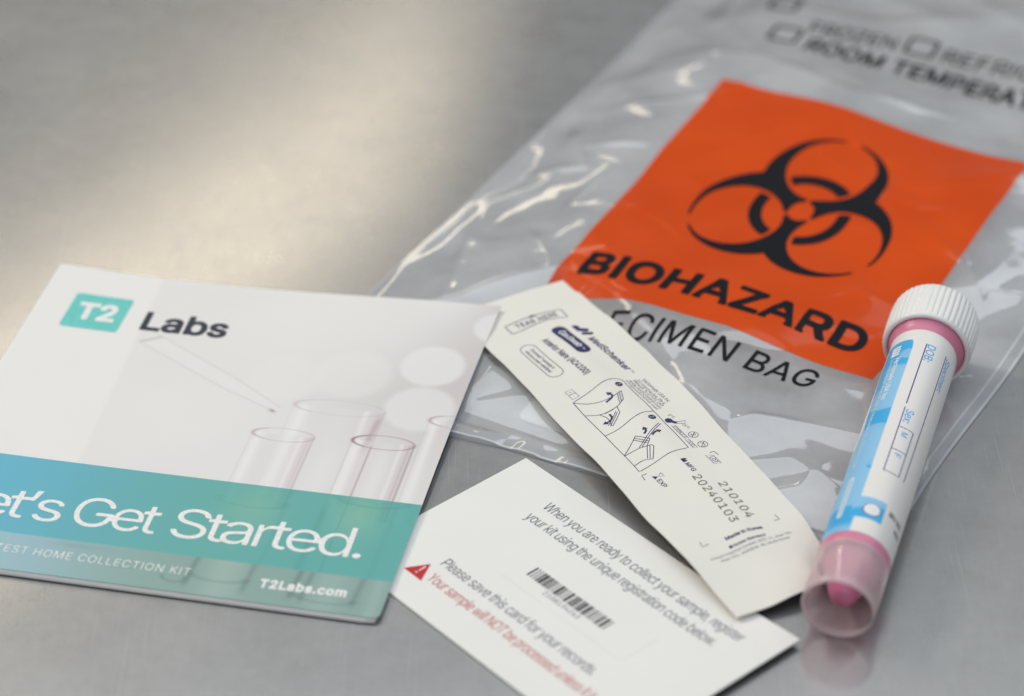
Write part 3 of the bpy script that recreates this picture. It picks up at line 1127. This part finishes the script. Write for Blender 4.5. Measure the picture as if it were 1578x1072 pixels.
def arrow(pts, w, hw, hl):
    p = smooth_pts(pts)
    d = p[-1] - p[-4]
    d /= np.linalg.norm(d)
    n = np.array([-d[1], d[0]])
    PP.stroke(p, w, NV, 'arrow_shaft')
    PP.poly([p[-1] + n * hw, p[-1] - n * hw, p[-1] + d * hl], NV, 'arrow_head')


arrow([(-3.4, -6.9), (-4.0, -5.2), (-4.9, -4.4), (-5.6, -4.6)], 0.55, 0.8, 1.25)
arrow([(0.7, -8.3), (2.1, -8.4), (3.0, -9.3), (3.2, -10.3)], 0.55, 0.8, 1.25)
arrow([(12.3, -5.5), (11.6, -4.6), (11.0, -4.5)], 0.55, 0.75, 1.1)
arrow([(13.7, -4.1), (13.0, -3.0), (12.9, -2.2)], 0.55, 0.75, 1.1)
for c, s in (((-8.6, -0.45), '1'), ((7.0, -0.25), '2')):
    PP.poly(arc_pts(c, 0.95, 0, 352, 22), NV, 'step_dot')
    PP.text(s, (c[0] - 0.25, c[1] - 0.5), (c[0] + 0.25, c[1] - 0.5), 1.0, 'white_ink', lift=2.2)
for s, a, b, cp in (('Vectornate USA Inc', (-8.2, 5.6), (3.2, 6.2), 1.05), ('10 Industrial Ave, Ste 4,', (-8.5, 4.4), (3.7, 4.9), 0.85),
                    ('Mahwah, NJ 07430, USA', (-8.8, 3.5), (4.1, 4.0), 0.85), ('www.medschenker.com', (-9.2, 2.6), (4.6, 3.1), 0.8),
                    ('info@medschenker.com', (-9.5, 1.8), (4.7, 2.2), 0.7)):
    PP.text(s, a, b, cp, NT, 0.0)
# symbols
PP.poly(arc_pts((9.6, 2.8), 0.95, 0, 350, 18), NV, 'thermometer_bulb')
PP.poly([(9.7, 2.3), (11.3, 3.6), (11.0, 4.4), (9.4, 3.4)], NV, 'thermometer_stem')
PP.strokes([[(11.2, 3.6), (12.1, 5.9), (11.3, 6.4), (10.7, 4.2)]], 0.15, NT, 'thermometer_outline')
PP.text('2°C', (7.7, 3.6), (9.3, 4.2), 0.8, NT)
PP.text('25°C', (12.4, 4.8), (14.4, 5.4), 0.8, NT)
PP.stroke([(11.7, 2.3), (12.0, 3.25), (17.8, 3.45), (17.4, 2.5)], 0.14, NT, 'symbol_box', closed=True)
PP.text('STERILE R', (12.1, 2.5), (17.2, 2.7), 0.6, NT)
PP.stroke([(17.9, 2.4), (18.2, 3.35), (21.7, 3.5), (21.4, 2.5)], 0.14, NT, 'symbol_box', closed=True)
PP.text('IVD', (18.7, 2.55), (21.0, 2.65), 0.65, NT)
PP.stroke(arc_pts((16.9, 5.2), 1.15, 0, 350, 24), 0.16, NT, 'symbol_ring', closed=True)
PP.text('2', (16.4, 4.65), (17.3, 4.65), 1.1, NT)
PP.strokes([[(16.1, 6.0), (17.7, 4.4)]], 0.16, NT, 'symbol_stroke')
PP.stroke(arc_pts((21.1, 5.25), 1.15, 0, 350, 24), 0.16, NT, 'symbol_ring', closed=True)
PP.strokes([[(20.3, 5.0), (20.9, 5.6), (21.7, 5.6), (22.0, 4.9)], [(20.3, 6.1), (21.9, 4.4)]], 0.16, NT, 'symbol_stroke')
for q in ([(24.7, 5.0), (24.6, 6.1), (26.3, 6.4)], [(24.8, -12.0), (24.9, -13.4), (26.6, -13.5)],
          [(51.2, 6.1), (53.0, 6.3), (52.8, 5.0)], [(51.8, -13.9), (53.4, -14.2), (53.1, -12.4)]):
    PP.strokes([q], 0.2, NT, 'corner_mark')
PP.stroke([(25.1, 3.6), (25.9, 5.2), (29.6, 5.2), (28.9, 3.6)], 0.16, NT, 'symbol_box', closed=True)
PP.text('LOT', (26.2, 3.95), (28.9, 3.95), 0.95, NT, 0.012)
PP.poly([(24.6, -3.0), (24.6, -1.8), (25.2, -1.4), (25.3, -2.1), (26.0, -1.7), (26.2, -3.0)], NV, 'factory_mark')
PP.text('MFG', (26.7, -3.0), (30.2, -3.0), 1.2, NV, 0.015)
PP.poly([(26.2, -11.5), (27.6, -11.3), (26.95, -10.2)], NV, 'hourglass_mark')
PP.strokes([[(26.2, -9.1), (27.6, -8.9), (26.95, -10.2), (26.2, -9.1)]], 0.15, NT, 'hourglass_mark')
PP.text('EXP', (28.0, -11.3), (31.1, -11.2), 1.2, NV, 0.015)
PP.text('20240103', (31.6, -4.0), (49.8, -4.5), 2.1, 'olive_ink', 0.008, 1.1)
PP.text('210104', (35.9, 0.3), (49.6, -0.2), 2.1, 'olive_ink', 0.008, 1.1)
PP.text('Made in Korea', (54.1, -8.4), (54.1, 1.2), 1.0, NV, 0.03)
PP.text('Noble Standard', (56.6, -7.8), (56.6, 0.4), 0.75, NV, 0.02)
PP.poly([(56.6, -8.9), (56.6, -8.1), (55.8, -8.1), (55.8, -8.9)], NV, 'maker_mark')
PP.text('8 Sinam Industrial Complex 1001-11, Jinan-Gu,', (58.0, -14.5), (58.0, 6.4), 0.72, NT)
PP.text('Iksan City, Jeollabuk-do, South Korea', (59.3, -12.6), (59.3, 5.0), 0.72, NT)

# ------------------------------------------------------------------ booklet
booklet = thing('booklet', 'square white folded booklet with teal band and printed glass tubes', 'booklet',
                (BK_ORG[0] * MM, BK_ORG[1] * MM, 0), BK_ROT)


def bk_right(v):
    return 58.5 + 1.5 * np.clip((v + 10) / 68, 0, 1) ** 2


NU, NVV = 470, 480
_a = np.linspace(0, 1, NU)[:, None]
_b2 = np.linspace(0, 1, NVV)[None, :]
KV = np.repeat(-62.4 + 119.6 * _b2, NU, 0)
KU = -57.3 + _a * (bk_right(KV) + 57.3)
# rounded lower right corner
_cr = 1.6
_m = (KU > 58.5 - _cr) & (KV < -62.4 + _cr)
_dx, _dy = KU - (58.5 - _cr), KV - (-62.4 + _cr)
_rr = np.hypot(_dx, _dy)
_k = np.where(_m & (_rr > 1e-6), np.maximum(np.abs(_dx), np.abs(_dy)) / np.maximum(_rr, 1e-6), 1.0)
KU = np.where(_m, 58.5 - _cr + _dx * _k, KU)
KV = np.where(_m, -62.4 + _cr + _dy * _k, KV)


def mix(a, b, t):
    t = np.clip(np.asarray(t), 0, 1)[..., None]
    return a * (1 - t) + np.asarray(b, float) * t


def cover_art(u, v):
    """the picture printed on the cover: pale glassware on white, teal band, grey-green foot"""
    def disc(cu_, cv_, r, soft):
        return smoothstep(r + soft, r - soft, np.hypot(u - cu_, v - cv_))
    c = np.ones(u.shape + (3,)) * np.array([0.815, 0.81, 0.80])
    photo = smoothstep(-28.5, -26.5, u + 0.06 * (v - 30))
    c = mix(c, (0.755, 0.748, 0.748), photo * 0.75)
    c = mix(c, (0.80, 0.795, 0.79), photo * smoothstep(-19, -23, u) * 0)
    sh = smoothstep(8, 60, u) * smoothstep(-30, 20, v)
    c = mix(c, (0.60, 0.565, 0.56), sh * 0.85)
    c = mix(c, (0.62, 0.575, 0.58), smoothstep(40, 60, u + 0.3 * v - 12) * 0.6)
    c = mix(c, (0.80, 0.795, 0.79), disc(28, 55, 26, 16) * 0.75)
    c = mix(c, (0.80, 0.795, 0.79), disc(45, 60, 10, 7) * 0.6)
    for cu_, cv_, r, s, a in ((48.6, 30.2, 8.0, 0.9, 0.8), (49.4, 13.0, 8.6, 1.1, 0.68), (30, 24, 9.5, 1.5, 0.45), (14, 20, 9.0, 2.0, 0.4),
                              (61, 48, 6.0, 0.8, 0.8), (-4, 2, 13, 5, 0.3), (4, 40, 12, 6, 0.3), (40, -12, 9, 3, 0.35), (-14, -4, 14, 9, 0.3)):
        c = mix(c, (0.815, 0.805, 0.80), disc(cu_, cv_, r, s) * a)
    # pipette
    px, py = 15.7 + 24.8 + 15.7, 0
    ax_ = np.array([41.0, -24.0]); ax_ /= np.linalg.norm(ax_)
    al = (u + 24.8) * ax_[0] + (v - 30.8) * ax_[1]
    ac = -(u + 24.8) * ax_[1] + (v - 30.8) * ax_[0]
    wid = np.interp(al, [0, 30, 47], [2.6, 2.4, 1.0])
    inp = smoothstep(0.4, -0.4, np.abs(ac) - wid) * smoothstep(-1, 0, al) * smoothstep(48, 46, al)
    c = mix(c, (0.81, 0.80, 0.80), inp * 0.4)
    ln = np.exp(-((np.abs(ac) - wid) / 0.28) ** 2) * smoothstep(-1, 0, al) * smoothstep(48, 46, al)
    c = mix(c, (0.60, 0.55, 0.56), ln * 0.40)
    c = mix(c, (0.45, 0.36, 0.38), np.exp(-((al - 1.2 - ac * 0.5) / 0.5) ** 2) * (np.abs(ac) < 2.6) * 0.6)
    c = mix(c, (0.30, 0.16, 0.18), np.exp(-((al - 46.2) / 0.9) ** 2 - ((ac + 1.1) / 0.45) ** 2) * 0.8)

    def glass(c, cu_, cv_, rx, ry, lean, vbot, dark, wall, back=True):
        e = np.hypot((u - cu_) / rx, (v - cv_) / ry)
        axis = cu_ + (cv_ - v) * lean
        off = (u - axis) / rx
        body = (v < cv_) & (v > vbot)
        bodyf = body * smoothstep(1.04, 0.98, np.abs(off))
        c = mix(c, (0.80, 0.78, 0.78), bodyf * 0.30)
        c = mix(c, (0.58, 0.50, 0.52), bodyf * smoothstep(0.1, 0.98, off) * 0.55 * wall)
        c = mix(c, (0.66, 0.61, 0.62), bodyf * smoothstep(-0.75, -0.35, off) * smoothstep(0.2, -0.3, off) * 0.35 * wall)
        c = mix(c, (0.84, 0.83, 0.83), bodyf * np.exp(-((off + 0.78) / 0.12) ** 2) * 0.8)
        c = mix(c, (0.84, 0.82, 0.82), bodyf * np.exp(-((off - 0.62) / 0.07) ** 2) * 0.7)
        w = 0.16 / rx
        for s, a in ((1, 1.0), (-1, 0.35), (0.86, 0.45)):
            c = mix(c, dark, body * np.exp(-((off - s) / (w * 1.6)) ** 2) * 0.55 * a * wall)
        rim = np.exp(-((e - 1) / (0.22 / ry * 0.75)) ** 2)
        c = mix(c, dark, rim * (0.55 + 0.4 * (u < cu_ - 0.55 * rx)) * wall)
        return c

    c = glass(c, 30.4, 10.2, 11.2, 2.9, 0.0, -25, (0.48, 0.40, 0.42), 0.5)
    c = mix(c, (0.45, 0.33, 0.37), np.exp(-((u - 41.0 + (10 - v) * 0.06) / 0.8) ** 2) * smoothstep(10, 6, v) * smoothstep(-8, -2, v) * 0.6)
    c = glass(c, 19.9, -2.4, 7.5, 2.5, 0.0, -30, (0.40, 0.29, 0.32), 0.7)
    c = glass(c, 44.1, -1.2, 7.5, 2.6, 0.0, -30, (0.26, 0.13, 0.16), 0.95)
    c = mix(c, (0.35, 0.2, 0.24), np.exp(-((u - 41.6) / 0.22) ** 2) * smoothstep(-2, -4, v) * 0.55)
    c = glass(c, 60.2, 9.4, 7.4, 2.4, 0.0, -30, (0.40, 0.28, 0.31), 0.75)
    # band and foot are tinted sheets printed over the picture
    ga = np.clip((u + 57) / 115, 0, 1)
    tone = 1.0 + (c.mean(-1) - 0.74) * 0.55
    t1 = mix(np.ones_like(c) * np.array([0.115, 0.435, 0.60]), (0.125, 0.415, 0.395), smoothstep(0.05, 0.62, ga))
    glow = np.exp(-((u - 21) / 7) ** 2 - ((v + 31) / 9) ** 2) * 0.75 + np.exp(-((u - 45) / 6) ** 2 - ((v + 29) / 8) ** 2)
    t1 = mix(t1, (0.27, 0.52, 0.36), np.clip(glow, 0, 1) * 0.55)
    dk = np.exp(-((u - 36.8 - (v + 36) * 0.02) / 0.9) ** 2) * smoothstep(-24, -30, v)
    dk = dk + 0.8 * np.exp(-(((np.hypot((u - 47) / 8.5, (v + 22.5) / 2.6) - 1)) / 0.12) ** 2) * (v < -22)
    dk = dk + 0.5 * np.exp(-(((np.hypot((u - 20) / 8.0, (v + 28) / 2.3) - 1)) / 0.14) ** 2) * (v < -27)
    dk = dk + 0.5 * np.exp(-((u - 27.8) / 0.6) ** 2) + 0.45 * np.exp(-((u - 53) / 0.7) ** 2)
    t1 = mix(t1, (0.09, 0.33, 0.31), np.clip(dk, 0, 1) * 0.55)
    t1 = t1 * np.clip(tone, 0.9, 1.08)[..., None]
    band = smoothstep(-22.0, -22.15, v)
    c = mix(c, t1, band) if False else c * (1 - band[..., None]) + t1 * band[..., None]
    t2 = mix(np.ones_like(c) * np.array([0.33, 0.52, 0.60]), (0.26, 0.40, 0.365), smoothstep(0.15, 0.6, ga))
    t2 = mix(t2, (0.40, 0.53, 0.49), np.exp(-((u - 21) / 4.5) ** 2) * 0.5 + np.exp(-((u - 45) / 4) ** 2) * 0.35 + np.exp(-((u - 56) / 1.5) ** 2) * 0.4)
    d2 = np.zeros(u.shape)
    for cu_, a in ((13.6, 0.9), (26.8, 0.75), (37.6, 1.0), (40.2, 0.8), (51.8, 0.75)):
        d2 = d2 + a * np.exp(-((u - cu_ - (v + 54) * 0.05) / 0.75) ** 2) * smoothstep(-61.5, -58, v)
    for cu_, cv_, rx_, a in ((20.3, -55.5, 6.4, 0.6), (45, -58.0, 6.6, 0.6), (-3, -55.0, 5.5, 0.3), (10.5, -57.4, 2.8, 0.8)):
        d2 = d2 + a * np.exp(-((np.hypot((u - cu_) / rx_, (v - cv_) / 1.7) - 1) / 0.2) ** 2) * (v < cv_ + 0.3)
    d2 = d2 + 0.35 * np.exp(-((u + 14) / 6) ** 2 - ((v + 51.4) / 0.9) ** 2)
    t2 = mix(t2, (0.13, 0.19, 0.18), np.clip(d2, 0, 1) * 0.6)
    foot = smoothstep(-49.75, -49.9, v)
    c = c * (1 - foot[..., None]) + t2 * foot[..., None]
    return c


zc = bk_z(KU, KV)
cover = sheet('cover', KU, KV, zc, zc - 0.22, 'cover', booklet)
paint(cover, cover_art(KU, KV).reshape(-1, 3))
_s = (slice(None, None, 12), slice(None, None, 12))
for nm, dz, du, dv in (('inner_page', 0.42, 0.5, -0.25), ('back_cover', 0.80, 0.1, -0.55)):
    zz = zc[_s] - dz
    zz = np.maximum(zz, 0.3 + (0.8 - dz))
    sheet(nm, KU[_s] * 0.996 + du * 0.3, KV[_s] + dv * (KV[_s] < 0) - 0.2, zz, zz - 0.18, 'page', booklet)
KP = Printer(booklet, lambda u, v, l: np.stack([u, v, bk_z(u, v) + l], -1), 3.0, 0.03)
logo = KP.put('logo_panel', rrect((-40.9, 38.4), 7.6, 7.4, 0.9), [list(range(24))], 'teal_ink')
KP.text('T2', (-46.0, 35.1), (-35.6, 35.4), 6.6, 'white_ink', 0.035, 0.98, lift=2.4)
KP.text('Labs', (-28.2, 33.9), (-5.9, 34.3), 7.4, 'dark_ink', 0.026)
KP.text('Let’s', (-48.8, -44.6), (-21.6, -44.4), 10.5, 'white_ink', -0.002, 0.86, lift=1.5)
KP.text('Get', (-18.9, -44.4), (1.2, -44.1), 10.5, 'white_ink', -0.002, 0.86, lift=1.5)
KP.text('Started.', (4.6, -44.1), (49.3, -43.4), 10.5, 'white_ink', -0.002, 0.86, lift=1.5)
KP.text('TEST HOME COLLECTION KIT', (-32.2, -56.5), (13.6, -56.5), 2.5, 'white_ink', -0.004, 1.08, lift=1.5)
KP.text('T2Labs.com', (29.8, -57.1), (49.6, -56.7), 2.6, 'white_ink', 0.04, 1.1, lift=1.5)

# ------------------------------------------------------------------ specimen tube
e1 = np.cross(T_AX, [0, 0, 1.0]); e1 /= np.linalg.norm(e1)
e2 = np.cross(e1, T_AX)
tube = thing('specimen_tube', 'pink sample tube with ribbed white screw cap and blue and white label', 'tube',
             (T_BASE[0] * MM, T_BASE[1] * MM, 0), 0.0)


def tpos(s, w, r):
    """s along the axis from the open foot, w = angle from the top in radians (positive to the right)"""
    s, w, r = np.broadcast_arrays(np.asarray(s, float), w, r)
    P = s[..., None] * T_AX + (r * np.cos(w))[..., None] * e2 + (r * np.sin(w))[..., None] * e1
    P = P.copy()
    P[..., 2] += T_BASE[2]
    return P


def lathe(name, prof, mat, n=96, rfun=None, close0=False, close1=False):
    W = np.linspace(0, 2 * np.pi, n, endpoint=False)
    V, F = [], []
    for k, (s, r) in enumerate(prof):
        rr = r + (rfun(k, W) if rfun else 0 * W)
        V.append(tpos(np.full(n, s), W, rr))
    V = np.concatenate(V)
    for k in range(len(prof) - 1):
        i = np.arange(n); j = (i + 1) % n
        F += np.stack([k * n + i, k * n + j, (k + 1) * n + j, (k + 1) * n + i], -1).tolist()
    if close0:
        F.append(list(range(n)))
    if close1:
        F.append([(len(prof) - 1) * n + i for i in range(n)][::-1])
    return mesh_obj(name, V * MM, F, mat, tube)


lathe('tube_body', [(2.2, 7.75), (0.8, 7.45), (0.2, 7.45), (0.0, 7.6), (0.0, 7.88), (0.25, T_R), (10, T_R), (50, T_R), (97.5, T_R)], 'tube')
lathe('conical_bottom', [(3.0, 0.05), (3.1, 1.3), (3.6, 2.3), (4.6, 3.0), (6.5, 3.6), (10.0, 5.0), (14.0, 6.6), (16.0, 7.15), (18.0, 7.28), (30, 7.28), (96, 7.28), (96.2, 0.1)], 'pink')
lathe('barrel_end', [(14.0, 7.6), (14.4, T_R + 0.01), (15.0, T_R + 0.03), (17.2, T_R + 0.03)], 'collar')
lathe('neck_collar', [(94.3, 8.08), (95.6, 8.25), (96.5, 8.7), (97.1, 9.2), (98.2, 9.25), (99.2, 9.2)], 'collar')

NR = 46


def ribs(k, W):
    amp = CAP_AMP[k]
    t = (W * NR / (2 * np.pi)) % 1.0
    prof = 1 - np.exp(-((t - 0.5) / 0.17) ** 2)
    return amp * (prof - 0.5)


CAPP = [(101.5, 9.35, 0), (99.2, 9.4, 0), (98.4, 9.6, 0), (98.3, 10.2, 0), (98.55, 10.55, 0), (99.2, 10.7, 0.0), (99.7, 10.75, 0.3), (104, 10.8, 0.44), (108.0, 10.8, 0.44),
        (110.6, 10.7, 0.38), (111.6, 10.5, 0.2), (112.2, 10.1, 0.0), (112.4, 9.4, 0), (112.3, 8.0, 0), (111.8, 7.7, 0), (111.8, 0.05, 0)]
CAP_AMP = [a for _, _, a in CAPP]
lathe('screw_cap', [(s - 1.3, r - 0.1) for s, r, _ in CAPP], 'cap', n=NR * 10, rfun=ribs)
# label wrapped round the tube: w from -70 to 215 degrees
LW0, LW1, LS0, LS1, LR = math.radians(-72), math.radians(205), 16.9, 94.2, T_R + 0.06
nS, nW = 330, 260
LS_, LWm = np.meshgrid(np.linspace(LS0, LS1, nS), np.linspace(LW0, LW1, nW), indexing='ij')


def label_art(s, wd):
    c = np.ones(s.shape + (3,)) * np.array([0.82, 0.80, 0.775])
    base, dark = np.array([0.27, 0.56, 0.83]), np.array([0.050, 0.42, 0.79])
    # blue column with a rounded top corner and a foot to the right near the bottom
    wr = np.where(s > 86.5, -11.8 - 6 * (1 - np.sqrt(np.clip(1 - ((s - 86.5) / 3.6) ** 2, 0, 1))), -11.8)
    wl = np.interp(s, [17, 30, 48, 57, 70, 78, 92], [-90, -90, -66, -57, -63, -68, -66])
    col = smoothstep(0.6, -0.6, wd - wr) * smoothstep(90.2, 89.9, s) * smoothstep(-0.6, 0.6, wd - wl)
    foot = smoothstep(0.6, -0.6, wd - 32) * smoothstep(29.3, 29.0, s) * smoothstep(21.8, 22.1, s) * (wd > -20)
    a = np.clip(np.maximum(col, foot), 0, 1)
    b = np.ones_like(c) * base
    top = smoothstep(80.0, 83.0, s + 0.05 * (wd + 30))
    dk = top
    for s0, w0, rs, rw in ((84.2, -16.0, 2.4, 9.0), (76.0, -20, 4.2, 16), (66.0, -30, 6.6, 22), (50.0, -34, 8.0, 26)):
        pass
    bub = np.zeros(s.shape)
    for s0, w0, r in ((84.3, -17.0, 1.9), (75.6, -19, 4.0), (67.0, -30, 5.0), (48.5, -30, 8.2), (33, -34, 6.5)):
        d = np.hypot(s - s0, (wd - w0) * math.pi / 180 * T_R)
        bub = np.maximum(bub, smoothstep(r + 0.2, r - 0.2, d))
    lower = smoothstep(58, 55, s)
    blue = np.clip(np.maximum(smoothstep(79, 80.5, s), np.maximum(smoothstep(4.2, 3.8, np.abs(s - 59.0)), smoothstep(26.5, 25.5, s))), 0, 1)
    blue = np.maximum(blue, smoothstep(-40, -48, wd) * smoothstep(50, 58, s) * 0.8)
    blue = np.maximum(blue, np.where(np.hypot(s - 41, (wd + 10) * 0.14) < 1.7, 1.0, 0.0))
    blue = blue * (1 - bub * 0.85)
    blue = np.where(foot > 0.5, np.clip(smoothstep(27.0, 25.5, s - 0.05 * (wd - 10)), 0, 1), blue)
    blue = blue * smoothstep(17.5, 20.5, s)
    b = mix(b, dark, blue)
    return c * (1 - a[..., None]) + b * a[..., None]


lab = mesh_obj('label', tpos(LS_, LWm, LR).reshape(-1, 3) * MM, grid_faces(nS, nW, flip=False), 'label', tube)
paint(lab, label_art(LS_, np.degrees(LWm)).reshape(-1, 3))
# artwork on the label: x runs down the tube (towards the foot), y round it
TP = Printer(tube, lambda x, y, l: tpos(-x, y / T_R, LR + l), 0.8, 0.02, axes=(1,))


def tw(s, deg):
    return (-s, math.radians(deg) * T_R)


TP.stroke([tw(89.0, 9.6), tw(77, 9.3), tw(64.8, 9.0)], 0.28, 'violet_ink', 'form_line', parent=lab)
TP.stroke([tw(63.5, 9.0), tw(51, 9.0), tw(39.4, 8.6)], 0.24, 'violet_ink', 'form_line', parent=lab)
TP.stroke([tw(88.9, 49.3), tw(64, 48.2), tw(39.4, 47.0)], 0.24, 'violet_ink', 'form_line', parent=lab)
TP.strokes([[tw(56.0, 9.6), tw(56.0, 35.6)], [tw(47.7, 9.6), tw(47.7, 35.4)], [tw(39.5, 8.5), tw(39.5, 35.4)], [tw(56.0, 35.6), tw(39.5, 35.4)]],
           0.22, 'violet_ink', 'form_boxes', parent=lab)
TP.text('DOB:', tw(89.0, 12.0), tw(82.4, 12.0), 2.0, 'sky_ink', 0.012, parent=lab)
TP.text('Sex:', tw(62.9, 12.5), tw(58.0, 12.5), 1.9, 'sky_ink', 0.012, parent=lab)
TP.text('Specimen:', tw(88.6, 52.0), tw(75.6, 52.0), 1.6, 'sky_ink', 0.012, slant=0.2, parent=lab)
TP.text('M', tw(54.6, 17.0), tw(52.9, 17.0), 1.5, 'sky_ink', 0.012, parent=lab)
TP.text('F', tw(46.6, 17.0), tw(45.3, 17.0), 1.5, 'sky_ink', 0.012, parent=lab)
TP.text('Vectornate USA Inc', tw(83.4, -35.5), tw(66.2, -37.5), 1.25, 'white_ink', 0.015, parent=lab)
TP.text('10 Industrial Ave, Suite 4, Mahwah, NJ 07430, USA', tw(83.4, -46.5), tw(41.0, -49.0), 1.05, 'pale_ink', 0.01, parent=lab)
for k in range(4):
    TP.poly([tw(88.2 - k * 1.05, -50), tw(88.2 - k * 1.05, -33), tw(87.5 - k * 1.05, -33), tw(87.5 - k * 1.05, -50)], 'white_ink', 'label_icon', parent=lab)
TP.poly([tw(88.2, -44), tw(88.2, -50), tw(84.3, -50), tw(84.3, -44)], 'white_ink', 'label_icon', lift=1.5, parent=lab)
TP.poly(rrect(((-29.5), math.radians(-39) * T_R), 7.4, 0.75, 0.7, 0.0), 'pale_ink', 'label_slot', parent=lab)
TP.text('www.vectornate.com', (-35.8, math.radians(-40.5) * T_R), (-23.6, math.radians(-40.5) * T_R), 0.6, 'sky_ink', lift=2.0, parent=lab)
_oc = (-25.2, math.radians(11.6) * T_R)
TP.poly(arc_pts(_oc, 2.05, 0, 350, 30, 2.05), 'violet_ink', 'label_ring', lift=1.2, parent=lab)
TP.poly(arc_pts(_oc, 1.85, 0, 350, 30, 1.85), 'white_ink', 'label_dot', lift=2.4, parent=lab)
TP.text('SKU 100:', (-26.3, math.radians(40) * T_R), (-26.3 + 0.01, math.radians(74) * T_R), 1.4, 'black_ink', 0.03, parent=lab)
TP.text('REF:', (-23.2, math.radians(60) * T_R), (-23.2 + 0.01, math.radians(80) * T_R), 1.3, 'navy_ink', 0.02, parent=lab)
